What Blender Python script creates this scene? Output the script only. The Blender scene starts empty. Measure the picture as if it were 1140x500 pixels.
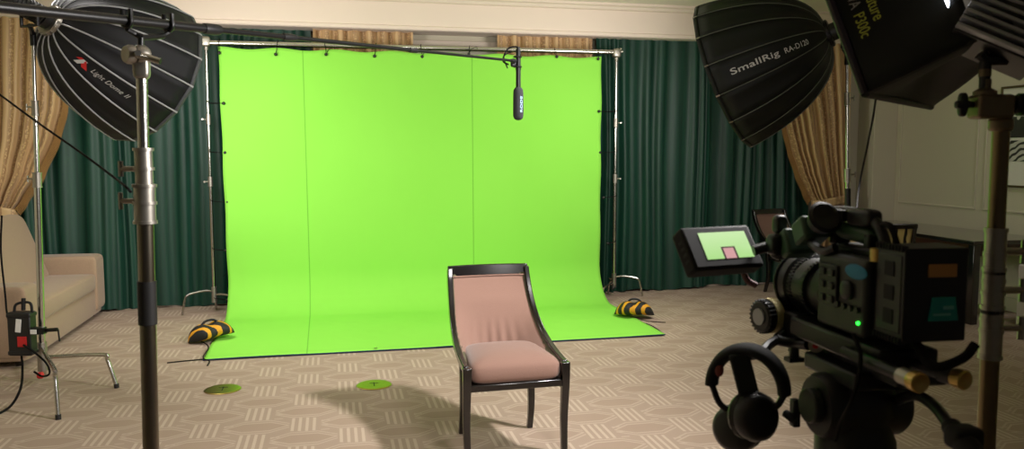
import bpy, bmesh, math, random
from mathutils import Vector as V, Matrix as Mx
random.seed(7)
PI = math.pi
scene = bpy.context.scene
C = scene.collection
# ------------------------------------------------------------------ camera frame (1140 x 500 photo)
FPX, H = 900.0, 1.62
PITCH, YAW = math.atan(80/900), math.radians(12.5)
def ray(px, py):
    x = (px-570)/FPX; y = -(py-250)/FPX
    fw = math.cos(PITCH)+y*math.sin(PITCH); up = y*math.cos(PITCH)-math.sin(PITCH)
    return V((x*math.cos(YAW)+fw*math.sin(YAW), -x*math.sin(YAW)+fw*math.cos(YAW), up)), fw
def P(px, py, d):
    r, fw = ray(px, py); return V((0,0,H))+r*(d/fw)
def F(px, py, z=0.0):
    r, fw = ray(px, py); return V((0,0,H))+r*((z-H)/r.z)
def PY(px, py, Y):
    r, fw = ray(px, py); return V((0,0,H))+r*(Y/r.y)
def PX(px, py, X):
    r, fw = ray(px, py); return V((0,0,H))+r*(X/r.x)
CR = V((math.cos(YAW), -math.sin(YAW), 0)); CF = V((math.sin(YAW), math.cos(YAW), 0)); UP = V((0,0,1))
def proj(p):
    q = p-V((0,0,H)); r = q.dot(CR); fw = q.dot(CF); z = q.z*math.cos(PITCH)+fw*math.sin(PITCH); dp = fw*math.cos(PITCH)-q.z*math.sin(PITCH)
    return 570+FPX*r/dp, 250-FPX*z/dp
def cam_dir(r, f, u): return (CR*r+CF*f+UP*u).normalized()

cd = bpy.data.cameras.new('camera'); cam = bpy.data.objects.new('camera', cd); C.objects.link(cam)
cam.location = (0,0,H); cam.rotation_euler = (PI/2-PITCH, 0, -YAW)
cd.sensor_width = 36; cd.lens = 36*FPX/1140; cd.clip_start = 0.05; cd.clip_end = 60
cd.dof.use_dof = True; cd.dof.focus_distance = 6.2; cd.dof.aperture_fstop = 7.1
scene.camera = cam

# ------------------------------------------------------------------ materials
def lin(c):
    return tuple(((v/255)/12.92 if v/255 <= .04045 else ((v/255+.055)/1.055)**2.4) for v in c)
class Nodes:
    def __init__(s, name):
        s.m = bpy.data.materials.new(name); s.m.use_nodes = True
        s.t = s.m.node_tree; s.b = s.t.nodes['Principled BSDF']
    def n(s, typ, **kw):
        x = s.t.nodes.new(typ)
        for k, v in kw.items(): setattr(x, k, v)
        return x
    def l(s, a, b): s.t.links.new(a, b)
    def val(s, sock, v):
        if hasattr(v, 'is_linked') or isinstance(v, bpy.types.NodeSocket): s.l(v, sock)
        else: sock.default_value = v
    def math(s, op, a, b=0.0, c=0.0, clamp=False):
        x = s.n('ShaderNodeMath', operation=op, use_clamp=clamp)
        for i, v in enumerate((a, b, c)):
            s.val(x.inputs[i], v)
        return x.outputs[0]
    def mix(s, fac, a, b):
        x = s.n('ShaderNodeMix', data_type='RGBA')
        s.val(x.inputs[0], fac)
        for i, v in ((6, a), (7, b)):
            if isinstance(v, (tuple, list)): x.inputs[i].default_value = (*v[:3], 1)
            else: s.l(v, x.inputs[i])
        return x.outputs[2]
    def coord(s, kind='Object', scale=(1,1,1), rot=(0,0,0)):
        tc = s.n('ShaderNodeTexCoord'); mp = s.n('ShaderNodeMapping')
        mp.inputs['Scale'].default_value = scale; mp.inputs['Rotation'].default_value = rot
        s.l(tc.outputs[kind], mp.inputs[0]); return mp.outputs[0]
    def noise(s, vec, scale, detail=3, rough=.5):
        x = s.n('ShaderNodeTexNoise'); x.inputs['Scale'].default_value = scale
        x.inputs['Detail'].default_value = detail; x.inputs['Roughness'].default_value = rough
        s.l(vec, x.inputs['Vector']); return x.outputs['Fac']
    def bump(s, h, strength=.2, dist=.01):
        x = s.n('ShaderNodeBump'); x.inputs['Strength'].default_value = strength; x.inputs['Distance'].default_value = dist
        s.l(h, x.inputs['Height']); s.l(x.outputs[0], s.b.inputs['Normal'])
def mat(name, col, rough=.6, metal=0.0, var=.12, nscale=30, bump=0.0, spec=.5, sheen=0.0, stretch=(1,1,1), emit=None, es=1.0, coat=0.0):
    N = Nodes(name); c = lin(col)
    v = N.coord('Object', stretch); f = N.noise(v, nscale)
    dk = tuple(x*(1-var) for x in c); lt = tuple(min(1, x*(1+var)) for x in c)
    N.l(N.mix(f, dk, lt), N.b.inputs['Base Color'])
    N.b.inputs['Roughness'].default_value = rough; N.b.inputs['Metallic'].default_value = metal
    N.b.inputs['Specular IOR Level'].default_value = spec
    if sheen: N.b.inputs['Sheen Weight'].default_value = sheen; N.b.inputs['Sheen Roughness'].default_value = .4
    if coat: N.b.inputs['Coat Weight'].default_value = coat; N.b.inputs['Coat Roughness'].default_value = .15
    if bump: N.bump(f, bump, .004)
    if emit:
        N.b.inputs['Emission Color'].default_value = (*lin(emit), 1); N.b.inputs['Emission Strength'].default_value = es
    return N.m
M = {}
M['chrome'] = mat('chrome steel', (196,194,188), .22, 1, .05)
M['steel'] = mat('brushed steel', (150,146,136), .32, 1, .1)
M['dimreflect'] = mat('steel with painted dark reflection', (128,120,106), .3, 1, .1)  # dark room reflection put into the column's base colour
M['olivesteel'] = mat('warm toned steel', (124,108,82), .34, 1, .1)
M['castsilver'] = mat('cast silver', (165,160,150), .4, .9, .1, 60)
M['black'] = mat('black plastic', (22,22,23), .45, 0, .2)
M['blackmat'] = mat('matte black', (15,15,15), .8, 0, .2)
M['blackfab'] = mat('black nylon fabric', (24,25,29), .62, 0, .25, 8, .25, spec=.35)
M['domefab'] = mat('softbox black fabric', (16,19,16), .6, 0, .25, 8, .25, spec=.3)
M['blackmetal'] = mat('black anodised metal', (28,28,28), .38, .4, .15)
M['greycable'] = mat('black cable', (16,15,14), .85, spec=.2)
M['seamlight'] = mat('grey reflective seam', (170,172,176), .5)
M['rimgrey'] = mat('dark grey rim tape', (72,74,78), .6)
M['seamdark'] = mat('dark grey seam', (86,90,80), .6)
M['textwhite'] = mat('print white', (200,200,198), .6)
M['textgrey'] = mat('print grey', (150,150,148), .6)
M['textred'] = mat('print red', (200,40,40), .6)
M['textyellow'] = mat('print yellow', (190,196,70), .6)
M['textblue'] = mat('print pale blue', (150,180,205), .6)
M['foam'] = mat('foam windscreen', (44,44,48), .95, 0, .3, 150, .6)
M['cream'] = mat('cream paint', (224,208,194), .7, 0, .03, 2)
M['wallpaint'] = mat('wall paint', (196,188,166), .75, 0, .03, 2)
M['ceilpaint'] = mat('ceiling paint', (226,216,202), .8, 0, .03, 2)
M['brass'] = mat('brass', (176,150,84), .3, 1, .15, 40)
M['discplate'] = mat('floor box brass', (178,165,110), .3, .85, .2, 20)
M['gold'] = mat('gold anodised', (196,164,96), .35, .9, .1)
M['diffuser'] = mat('white diffusion cloth', (240,236,228), .8, emit=(255,240,220), es=2.0)
M['darkwood'] = mat('black lacquered wood', (13,10,9), .22, 0, .35, 12, .03, stretch=(1,1,6), coat=.5)
M['tablewood'] = mat('dark polished table', (22,14,12), .12, 0, .3, 10, coat=.8)
M['mahogany'] = mat('red brown wood', (62,26,18), .35, 0, .3, 12)
M['red'] = mat('red plastic', (196,34,36), .5)
M['whitelab'] = mat('white label', (225,225,220), .6)
M['orange'] = mat('orange sticker', (196,142,84), .6, 0, .1)
M['teal'] = mat('teal sticker', (32,150,150), .6, 0, .1)
M['cyan'] = mat('cyan sticker', (20,120,160), .6, 0, .1)
M['greenled'] = mat('green lamp', (40,240,60), .5, emit=(40,255,60), es=5)
M['camgrey'] = mat('camera dark grey', (46,48,44), .5, .1, .15)
M['glass'] = mat('lens glass', (8,8,12), .05, 0, 0, coat=1)
M['cushionband'] = mat('cream marking ring', (200,186,130), .6)
M['greenbounce'] = mat('black plastic with painted green bounce', (48,76,52), .5, 0, .15)  # green light bounced off the screen, painted into a black surface
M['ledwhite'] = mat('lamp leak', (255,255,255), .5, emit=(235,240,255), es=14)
M['hem'] = mat('navy hem tape', (16,40,70), .8)
M['castbrown'] = mat('warm grey casting', (120,106,84), .45, .7, .15, 40)
M['fin'] = mat('grey heat sink', (178,180,186), .4, .2, .1)
M['paperwhite'] = mat('white mount board', (216,212,200), .8, 0, .02)
M['darkframe'] = mat('thin bronze frame', (92,80,56), .4, .4)
M['whitebox'] = mat('white painted panel', (212,206,198), .7, 0, .03)
M['pink'] = mat('pink brown upholstery', (128,98,85), .9, 0, .1, 260, .35, sheen=.25)
M['pinkback'] = mat('dark patterned shell fabric', (78,74,52), .9, 0, .45, 60, .3)
M['sofa'] = mat('beige sofa fabric', (158,134,110), .95, 0, .2, 70, .4, stretch=(1,1,4), sheen=.2)
M['tape'] = mat('black tape', (20,19,18), .6)
M['earpad'] = mat('black leatherette', (20,20,20), .4, 0, .2)

def velvet():
    N = Nodes('dark green velvet')
    v = N.coord('Object', (9,9,.35)); f = N.noise(v, 3, 4)
    v2 = N.coord('Object', (60,60,60)); f2 = N.noise(v2, 6, 2)
    c = N.mix(f, lin((3,27,20)), lin((12,70,52)))
    N.l(c, N.b.inputs['Base Color']); N.b.inputs['Roughness'].default_value = .55
    N.b.inputs['Sheen Weight'].default_value = .12; N.b.inputs['Sheen Tint'].default_value = (.25,.6,.48,1); N.b.inputs['Sheen Roughness'].default_value = .35
    N.bump(f2, .15, .003); return N.m
M['velvet'] = velvet()
def damask():
    N = Nodes('gold damask')
    uv = N.coord('UV'); sx = N.n('ShaderNodeSeparateXYZ'); N.l(uv, sx.inputs[0])
    # UV: u runs across the cloth in metres, v up in metres
    band = N.math('FRACT', N.math('MULTIPLY', sx.outputs[0], 7.0))
    inb = N.math('MULTIPLY', N.math('GREATER_THAN', band, .30), N.math('LESS_THAN', band, .72))
    vor = N.n('ShaderNodeTexVoronoi'); vor.inputs['Scale'].default_value = 42; vor.inputs['Randomness'].default_value = .7
    N.l(uv, vor.inputs['Vector'])
    nz = N.noise(uv, 28, 4, .7)
    orn = N.math('GREATER_THAN', N.math('ADD', N.math('MULTIPLY', vor.outputs['Distance'], .9), N.math('MULTIPLY', nz, .6)), .68)
    f = N.math('MULTIPLY', inb, orn)
    line = N.math('LESS_THAN', N.math('ABSOLUTE', N.math('SUBTRACT', band, .26)), .025)
    f = N.math('MAXIMUM', N.math('MULTIPLY', f, .75), N.math('MULTIPLY', line, .6))
    c = N.mix(N.math('MULTIPLY', f, .8), lin((198,164,116)), lin((130,92,54)))
    N.l(c, N.b.inputs['Base Color']); N.b.inputs['Roughness'].default_value = .5
    N.b.inputs['Sheen Weight'].default_value = .3; N.bump(nz, .15, .003); return N.m
M['damask'] = damask()
M['fringe'] = mat('gold fringe', (150,112,62), .8, 0, .3, 120)
def chroma():
    N = Nodes('chroma green cloth')
    tc = N.n('ShaderNodeTexCoord'); sx = N.n('ShaderNodeSeparateXYZ'); N.l(tc.outputs['UV'], sx.inputs[0])
    u = sx.outputs[0]
    def seam(x, w=.0011): return N.math('LESS_THAN', N.math('ABSOLUTE', N.math('SUBTRACT', u, x)), w)
    s = N.math('MAXIMUM', seam(.2035), seam(.638))
    hem = N.math('LESS_THAN', N.math('ABSOLUTE', N.math('SUBTRACT', sx.outputs[1], .022)), .0006)
    s = N.math('MAXIMUM', s, N.math('MULTIPLY', hem, .5))
    f = N.noise(N.coord('Object', (1,1,1)), 1.2, 3)
    c = N.mix(f, lin((134,208,74)), lin((141,214,81)))
    c = N.mix(N.math('MULTIPLY', s, .55), c, lin((70,140,40)))
    N.l(c, N.b.inputs['Base Color']); N.b.inputs['Roughness'].default_value = .9
    N.b.inputs['Specular IOR Level'].default_value = .1
    wr = N.noise(N.coord('Object', (1.5,1.5,.5)), 1.6, 2); N.bump(wr, .25, .08); return N.m
M['chroma'] = chroma()
def stripes(name, c1, c2, freq, ang, thr=.5, rough=.7):
    N = Nodes(name); sx = N.n('ShaderNodeSeparateXYZ'); N.l(N.coord('Object'), sx.inputs[0])
    u = N.math('ADD', N.math('MULTIPLY', sx.outputs[0], math.cos(ang)*freq), N.math('MULTIPLY', sx.outputs[1], math.sin(ang)*freq))
    nz = N.noise(N.coord('Object'), 9, 2); u = N.math('ADD', u, N.math('MULTIPLY', nz, .5))
    f = N.math('GREATER_THAN', N.math('FRACT', u), thr)
    N.l(N.mix(f, lin(c1), lin(c2)), N.b.inputs['Base Color']); N.b.inputs['Roughness'].default_value = rough; return N.m
M['hazard'] = stripes('black and yellow nylon', (24,24,22), (214,150,22), 11.5, .75, .68)
M['hazard2'] = stripes('black and yellow nylon b', (24,24,22), (214,150,22), 12, -.6, .62)
M['creamstripe'] = stripes('cream and black striped cloth', (206,186,120), (24,22,16), 10.5, 0, .68)
def carpet():
    N = Nodes('patterned carpet')
    sx = N.n('ShaderNodeSeparateXYZ'); N.l(N.coord('Object'), sx.inputs[0])
    X, Y = sx.outputs[0], sx.outputs[1]
    CW, CH = .56, .25
    row = N.math('DIVIDE', Y, CH); ri = N.math('FLOOR', row); v = N.math('FRACT', row)
    odd = N.math('MODULO', N.math('ADD', ri, 100), 2)
    cu = N.math('ADD', N.math('DIVIDE', X, CW), N.math('MULTIPLY', odd, .5))
    u = N.math('FRACT', cu)
    def rng(s, a, b): return N.math('MULTIPLY', N.math('GREATER_THAN', s, a), N.math('LESS_THAN', s, b))
    # hatch block: four light bars running in depth
    bars = N.math('LESS_THAN', N.math('FRACT', N.math('MULTIPLY', N.math('SUBTRACT', u, .02), 13.5)), .44)
    vb = N.math('ADD', v, N.math('MULTIPLY', N.math('SUBTRACT', u, .16), .5))
    hatch = N.math('MULTIPLY', N.math('MULTIPLY', bars, rng(u, .02, .315)), rng(vb, .0, 1.0))
    # elongated hexagons outlined by thin double lines between the hatch blocks
    du = N.math('ABSOLUTE', N.math('SUBTRACT', u, .665)); dv = N.math('ABSOLUTE', N.math('SUBTRACT', v, .5))
    octa = N.math('ADD', N.math('MULTIPLY', dv, 1.0), N.math('MAXIMUM', N.math('MULTIPLY', N.math('SUBTRACT', du, .14), 1.6), 0.0))
    ring = N.math('MAXIMUM', rng(octa, .27, .33), rng(octa, .41, .47))
    ring = N.math('MULTIPLY', N.math('MULTIPLY', ring, rng(u, .33, 1.0)), .7)
    inner = N.math('MULTIPLY', N.math('LESS_THAN', octa, .27), N.math('GREATER_THAN', u, .33))
    hl = N.math('MULTIPLY', N.math('LESS_THAN', N.math('FRACT', N.math('MULTIPLY', v, 3.0)), .18), rng(u, .33, .42))
    light = N.math('MAXIMUM', N.math('MAXIMUM', hatch, ring), N.math('MULTIPLY', hl, .7))
    nz = N.noise(N.coord('Object', (300,300,300)), 1.0, 2)
    nz2 = N.noise(N.coord('Object'), 2.2, 2)
    base = N.mix(nz2, lin((157,138,123)), lin((167,148,132)))
    c = N.mix(N.math('MULTIPLY', inner, .22), base, lin((150,127,108)))
    c = N.mix(N.math('MULTIPLY', light, .52), c, lin((205,187,167)))
    c = N.mix(N.math('MULTIPLY', nz, .25), c, lin((120,100,82)))
    N.l(c, N.b.inputs['Base Color']); N.b.inputs['Roughness'].default_value = .95; N.b.inputs['Specular IOR Level'].default_value = .1
    h = N.math('ADD', N.math('MULTIPLY', light, .5), nz); N.bump(h, .3, .004); return N.m
M['carpet'] = carpet()
def screen():
    N = Nodes('monitor picture'); sx = N.n('ShaderNodeSeparateXYZ'); N.l(N.coord('UV'), sx.inputs[0]); u, v = sx.outputs[0], sx.outputs[1]
    c = N.mix(v, lin((176,226,140)), lin((206,240,176)))
    def quad(u0, u1, v0, v1, sl): 
        uu = N.math('ADD', u, N.math('MULTIPLY', v, sl))
        return N.math('MULTIPLY', N.math('MULTIPLY', N.math('GREATER_THAN', uu, u0), N.math('LESS_THAN', uu, u1)), N.math('MULTIPLY', N.math('GREATER_THAN', v, v0), N.math('LESS_THAN', v, v1)))
    c = N.mix(quad(.36, .66, -.1, .44, 0), c, lin((70,50,52)))
    c = N.mix(quad(.40, .62, -.1, .39, 0), c, lin((214,160,160)))
    N.b.inputs['Base Color'].default_value = (.02,.02,.02,1); N.l(c, N.b.inputs['Emission Color']); N.b.inputs['Emission Strength'].default_value = .95
    N.b.inputs['Roughness'].default_value = .2; return N.m
M['screen'] = screen()
def printart(name, kind):
    N = Nodes(name); v = N.coord('Object', (1,1,1))
    if kind == 0:
        t = N.n('ShaderNodeTexVoronoi'); t.inputs['Scale'].default_value = 9; N.l(v, t.inputs['Vector']); s = t.outputs['Distance']
        f = N.math('LESS_THAN', N.math('ADD', s, N.math('MULTIPLY', N.noise(v, 14), .6)), .52)
    else:
        t = N.n('ShaderNodeTexWave'); t.wave_type = 'RINGS'; t.inputs['Scale'].default_value = 5; t.inputs['Distortion'].default_value = 7; N.l(v, t.inputs['Vector']); f = N.math('GREATER_THAN', t.outputs['Fac'], .42)
    N.l(N.mix(f, lin((46,46,42)), lin((190,188,176))), N.b.inputs['Base Color']); return N.m
M['art0'] = printart('leaf print', 0); M['art1'] = printart('swirl print', 1)

# ------------------------------------------------------------------ mesh builder
class MB:
    def __init__(s, root=None, mx=None):
        s.v = []; s.f = []; s.uv = None
        s.M = mx.copy() if mx is not None else (root.matrix_basis.inverted() if root is not None else Mx())
    def add(s, vs, fs):
        o = len(s.v); s.v += [s.M @ V(p) for p in vs]; s.f += [tuple(i+o for i in f) for f in fs]; return s
    def box(s, c, d, R=None):
        c = V(c); vs = []
        for x in (-.5,.5):
            for y in (-.5,.5):
                for z in (-.5,.5):
                    p = V((x*d[0], y*d[1], z*d[2])); vs.append(c+(R @ p if R is not None else p))
        return s.add(vs, [(0,1,3,2),(4,6,7,5),(0,4,5,1),(2,3,7,6),(0,2,6,4),(1,5,7,3)])
    def rings(s, rings, close=True, cap=True):
        n = len(rings[0]); vs = [p for r in rings for p in r]; fs = []
        for i in range(len(rings)-1):
            for j in range(n if close else n-1):
                k = (j+1) % n; fs.append((i*n+j, i*n+k, (i+1)*n+k, (i+1)*n+j))
        if cap and close:
            fs.append(tuple(range(n-1,-1,-1))); fs.append(tuple((len(rings)-1)*n+j for j in range(n)))
        return s.add(vs, fs)
    def tube(s, pts, r, n=8, closed=False):
        pts = [V(p) for p in pts]; m = len(pts)
        rr = r if isinstance(r, (list, tuple)) else [r]*m
        t0 = (pts[1]-pts[0]).normalized(); a = t0.orthogonal().normalized(); R = []
        for i, p in enumerate(pts):
            if closed: t = pts[(i+1)%m]-pts[(i-1)%m]
            else: t = pts[min(i+1,m-1)]-pts[max(i-1,0)]
            t = t.normalized(); a = (a-t*a.dot(t)); a = a.normalized() if a.length > 1e-6 else t.orthogonal().normalized()
            b = t.cross(a)
            R.append([p+(a*math.cos(2*PI*k/n)+b*math.sin(2*PI*k/n))*rr[i] for k in range(n)])
        if closed: R.append(R[0]); return s.rings(R, True, False)
        return s.rings(R)
    def cyl(s, a, b, r0, r1=None, n=16): return s.tube([a, b], [r0, r0 if r1 is None else r1], n)
    def lathe(s, prof, c=(0,0,0), axis=UP, n=24):
        c = V(c); w = V(axis).normalized(); a = w.orthogonal().normalized(); b = w.cross(a)
        return s.rings([[c+w*h+(a*math.cos(2*PI*k/n)+b*math.sin(2*PI*k/n))*max(r,1e-4) for k in range(n)] for r, h in prof])
    def pill(s, c, h, e=.3, R=None, nu=28, nv=16, e2=None):      # superellipsoid, half sizes h
        c = V(c); e2 = e if e2 is None else e2
        def sp(x, p): return math.copysign(abs(x)**p, x)
        rg = []
        for i in range(nv+1):
            a = -PI/2+PI*i/nv; ring = []
            for k in range(nu):
                b = 2*PI*k/nu
                p = V((h[0]*sp(math.cos(a),e)*sp(math.cos(b),e2), h[1]*sp(math.cos(a),e)*sp(math.sin(b),e2), h[2]*sp(math.sin(a),e)))
                ring.append(c+(R @ p if R is not None else p))
            rg.append(ring)
        return s.rings(rg)
    def grid(s, fn, nu, nv, uvfn=None):
        vs = [fn(i/nu, j/nv) for j in range(nv+1) for i in range(nu+1)]
        fs = [(j*(nu+1)+i, j*(nu+1)+i+1, (j+1)*(nu+1)+i+1, (j+1)*(nu+1)+i) for j in range(nv) for i in range(nu)]
        if uvfn: s.uv = (s.uv or []) + [uvfn(i/nu, j/nv) for j in range(nv+1) for i in range(nu+1)]
        return s.add(vs, fs)
    def prism(s, poly, ax, h):            # closed polygon of points extruded along vector ax*h
        a = V(ax).normalized()*h; n = len(poly)
        return s.rings([[V(p) for p in poly], [V(p)+a for p in poly]])
def finish(name, mb, m, smooth=True, bevel=0, solid=0, ang=40):
    me = bpy.data.meshes.new(name); me.from_pydata([tuple(p) for p in mb.v], [], mb.f)
    if mb.uv:
        l = me.uv_layers.new(name='UVMap')
        for lp in me.loops: l.data[lp.index].uv = mb.uv[lp.vertex_index]
    bm = bmesh.new(); bm.from_mesh(me); bmesh.ops.recalc_face_normals(bm, faces=bm.faces)
    if smooth:
        for f in bm.faces: f.smooth = True
        for e in bm.edges:
            if len(e.link_faces) == 2 and e.calc_face_angle(0) > math.radians(ang): e.smooth = False
    bm.to_mesh(me); bm.free()
    me.materials.append(m)
    o = bpy.data.objects.new(name, me); C.objects.link(o)
    if solid: md = o.modifiers.new('thick', 'SOLIDIFY'); md.thickness = solid; md.offset = 0
    if bevel: md = o.modifiers.new('bevel', 'BEVEL'); md.width = bevel; md.segments = 2; md.limit_method = 'ANGLE'; md.angle_limit = .7
    return o
def obj(name, mb, m, parent, label=None, **kw):
    o = finish(name, mb, m, **kw); o.parent = parent
    if label: o['label'] = label
    return o
def tag(o, label, cat, group=None, kind=None):
    o['label'] = label; o['category'] = cat
    if group: o['group'] = group
    if kind: o['kind'] = kind
    return o
def thing(name, label, cat, loc=(0,0,0), rotz=0, group=None, rot=None):
    o = bpy.data.objects.new(name, None); C.objects.link(o); o.location = loc; o.empty_display_size = .05
    o.rotation_euler = rot.to_euler() if rot is not None else (0,0,rotz)
    return tag(o, label, cat, group)
def solo(name, mb, m, label, cat, group=None, **kw):
    xs = [p.x for p in mb.v]; ys = [p.y for p in mb.v]; zs = [p.z for p in mb.v]
    c = V(((min(xs)+max(xs))/2, (min(ys)+max(ys))/2, min(zs)))
    mb.v = [p-c for p in mb.v]
    o = finish(name, mb, m, **kw); o.location = c
    return tag(o, label, cat, group)
def struct(name, mb, m, parent=None, **kw):
    o = finish(name, mb, m, **kw)
    if parent: o.parent = parent
    else: o['kind'] = 'structure'
    return o
def dup(root, loc, rotz, label, group=None):
    r = root.copy(); C.objects.link(r); r.location = loc; r.rotation_euler = (0,0,rotz); r['label'] = label
    if group: r['group'] = group
    for ch in list(root.children):
        c = ch.copy(); C.objects.link(c); c.parent = r
        for g in ch.children:
            d = g.copy(); C.objects.link(d); d.parent = c
    return r
def bez(pts, n=10):                        # smooth Catmull-Rom through points
    pts = [V(p) for p in pts]; out = []
    q = [pts[0]*2-pts[1]]+pts+[pts[-1]*2-pts[-2]]
    for i in range(1, len(q)-2):
        a, b, c, d = q[i-1:i+3]
        for k in range(n):
            t = k/n; out.append(.5*((2*b)+(c-a)*t+(2*a-5*b+4*c-d)*t*t+(3*b-a-3*c+d)*t**3))
    out.append(pts[-1]); return out
def look(n, up=UP):                        # matrix whose local +Y is n
    y = V(n).normalized(); x = y.cross(up).normalized(); z = x.cross(y)
    return Mx((x, y, z)).transposed()
def textpts(s, size=1.0, shear=0.0, spacing=1.0, bold=0.0):
    cu = bpy.data.curves.new('t', 'FONT'); cu.body = s; cu.size = size; cu.shear = shear; cu.space_character = spacing; cu.offset = bold
    o = bpy.data.objects.new('t', cu); C.objects.link(o); bpy.context.view_layer.update()
    me = bpy.data.meshes.new_from_object(o); vs = [v.co.copy() for v in me.vertices]; fs = [tuple(p.vertices) for p in me.polygons]
    bpy.data.objects.remove(o); bpy.data.curves.remove(cu); bpy.data.meshes.remove(me)
    return vs, fs

# ------------------------------------------------------------------ the room
YB, XR, XL, ZC = 9.02, 6.76, -3.55, 3.26
b = MB(); b.grid(lambda u, v: V((XL-.1+u*(XR-XL+.2), -3.2+v*(YB+3.3), 0)), 4, 4); struct('floor', b, M['carpet'])
b = MB(); b.box(((XL+XR)/2, YB+.05, ZC/2), (XR-XL+.2, .1, ZC)); struct('wall_back', b, M['wallpaint'])
b = MB(); b.box((XR+.05, (YB-3.2)/2, ZC/2), (.1, YB+3.2, ZC)); struct('wall_right', b, M['wallpaint'])
b = MB(); b.box((XL-.05, (YB-3.2)/2, ZC/2), (.1, YB+3.2, ZC)); struct('wall_left', b, M['wallpaint'])
b = MB(); b.box(((XL+XR)/2, (YB-3.2)/2, ZC+.05), (XR-XL+.2, YB+3.2, .1)); struct('ceiling', b, M['ceilpaint'])
# bulkhead above the curtains with a bead along its lower edge
prof = [(9.0,2.905),(8.70,2.905),(8.685,2.915),(8.685,2.945),(8.695,2.955),(8.695,3.19),(8.66,3.20),(8.64,3.225),(8.60,3.235),(8.60,3.262),(9.0,3.262)]
b = MB(); b.prism([(XL, y, z) for y, z in prof], (1,0,0), XR-XL); struct('trim_1', b, M['cream'], smooth=False)
# wall pilaster beside the right curtain, panel mouldings and skirting
b = MB(); b.box((6.60, 8.86, 1.45), (.32, .32, 2.9)); struct('trim_2', b, M['wallpaint'], bevel=.006)
b = MB()
def panel(y0, y1, z0, z1, w=.02, d=.012):
    for yy in (y0, y1): b.box((XR-d/2, yy, (z0+z1)/2), (d, w, z1-z0+w))
    for zz in (z0, z1): b.box((XR-d/2, (y0+y1)/2, zz), (d, abs(y1-y0)-w, w))
panel(8.62, 7.42, 1.02, 2.75); panel(7.30, 5.6, 1.02, 2.75); struct('trim_3', b, M['wallpaint'], bevel=.004)
b = MB(); b.box((XR-.01, (YB-3.2)/2, .07), (.02, YB+3.1, .14)); struct('baseboard_right', b, M['wallpaint'], bevel=.004)
b = MB(); b.box(((XL+XR)/2, YB-.01, .06), (XR-XL-.1, .02, .12)); struct('baseboard_back', b, M['cream'], bevel=.004)
# pale blind in the window between the gold drapes
wx0, wx1 = PY(452,45,YB).x, PY(562,45,YB).x
b = MB()
for x in (wx0, wx1): b.box((x, YB-.02, 1.7), (.05, .04, 2.3))
for z in (.58, 2.82): b.box(((wx0+wx1)/2, YB-.02, z), (wx1-wx0, .04, .05))
wn = struct('window_1', b, M['cream'], bevel=.004)
b = MB(); b.box(((wx0+wx1)/2, YB-.008, 1.7), (wx1-wx0-.05, .01, 2.2)); o = finish('window_blind', b, M['whitebox']); o.parent = wn

# ------------------------------------------------------------------ curtains
def pleats(x, seed, amp, per):
    r = random.Random(seed); s = 0
    for k in range(4):
        p = per*(1+.35*k)*(.85+.3*r.random()); s += math.sin(2*PI*x/p+r.random()*6.28)*(.75**k)
    return amp*math.tanh(s*.9)
def velvet_curtain(x0, x1, label, seed, yc=8.875, ztop=2.98):
    w = x1-x0; n = int(w/.012)
    b = MB()
    def fn(u, v):
        x = x0+u*w; z = .015+v*(ztop-.015)
        fl = .55+.45*min(1, (1-v)*2.2)
        sway = .012*math.sin(z*2.1+x*5+seed)
        return V((x+sway, yc+pleats(x+.25*sway+.05*math.sin(x*5.3+seed)+.03*math.sin(x*11+seed*2), seed, (.042+.014*math.sin(x*4.1+seed))*fl, .165)+.012*math.sin(x*3+z*1.3), z+(.012*math.sin(x*9+seed) if v == 0 else 0)))
    b.grid(fn, n, 14)
    solo('velvet_curtain', b, M['velvet'], label, 'curtain', 'dark green velvet curtains', ang=80)
wx = lambda px: PY(px, 200, 8.87).x
velvet_curtain(wx(-10), wx(127), 'dark green velvet curtain behind the sofa, next to the tied gold drape on the left', 3, 8.835)
velvet_curtain(wx(122), wx(350), 'dark green velvet curtain hanging behind the left edge of the green screen', 5, 8.945)
velvet_curtain(wx(661), wx(786), 'dark green velvet curtain just right of the green screen', 8, 8.835)
velvet_curtain(wx(780), wx(905), 'dark green velvet curtain behind the monitor, beside the tied gold drape on the right', 11, 8.945)
def hang_drape(x0, x1, label, seed):
    w = x1-x0; b = MB()
    b.grid(lambda u, v: V((x0+u*w, 8.86+pleats(x0+u*w, seed, .045, .13), .02+v*2.95)), 90, 8, lambda u, v: (u*w*1.5, v*2.95))
    solo('damask_drape', b, M['damask'], label, 'curtain', 'gold damask drapes', ang=80)
hang_drape(wx(352), wx(461), 'gold damask drape showing above the green screen, left of the pale window', 2)
hang_drape(wx(553), wx(659), 'gold damask drape showing above the green screen, right of the pale window', 4)
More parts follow.
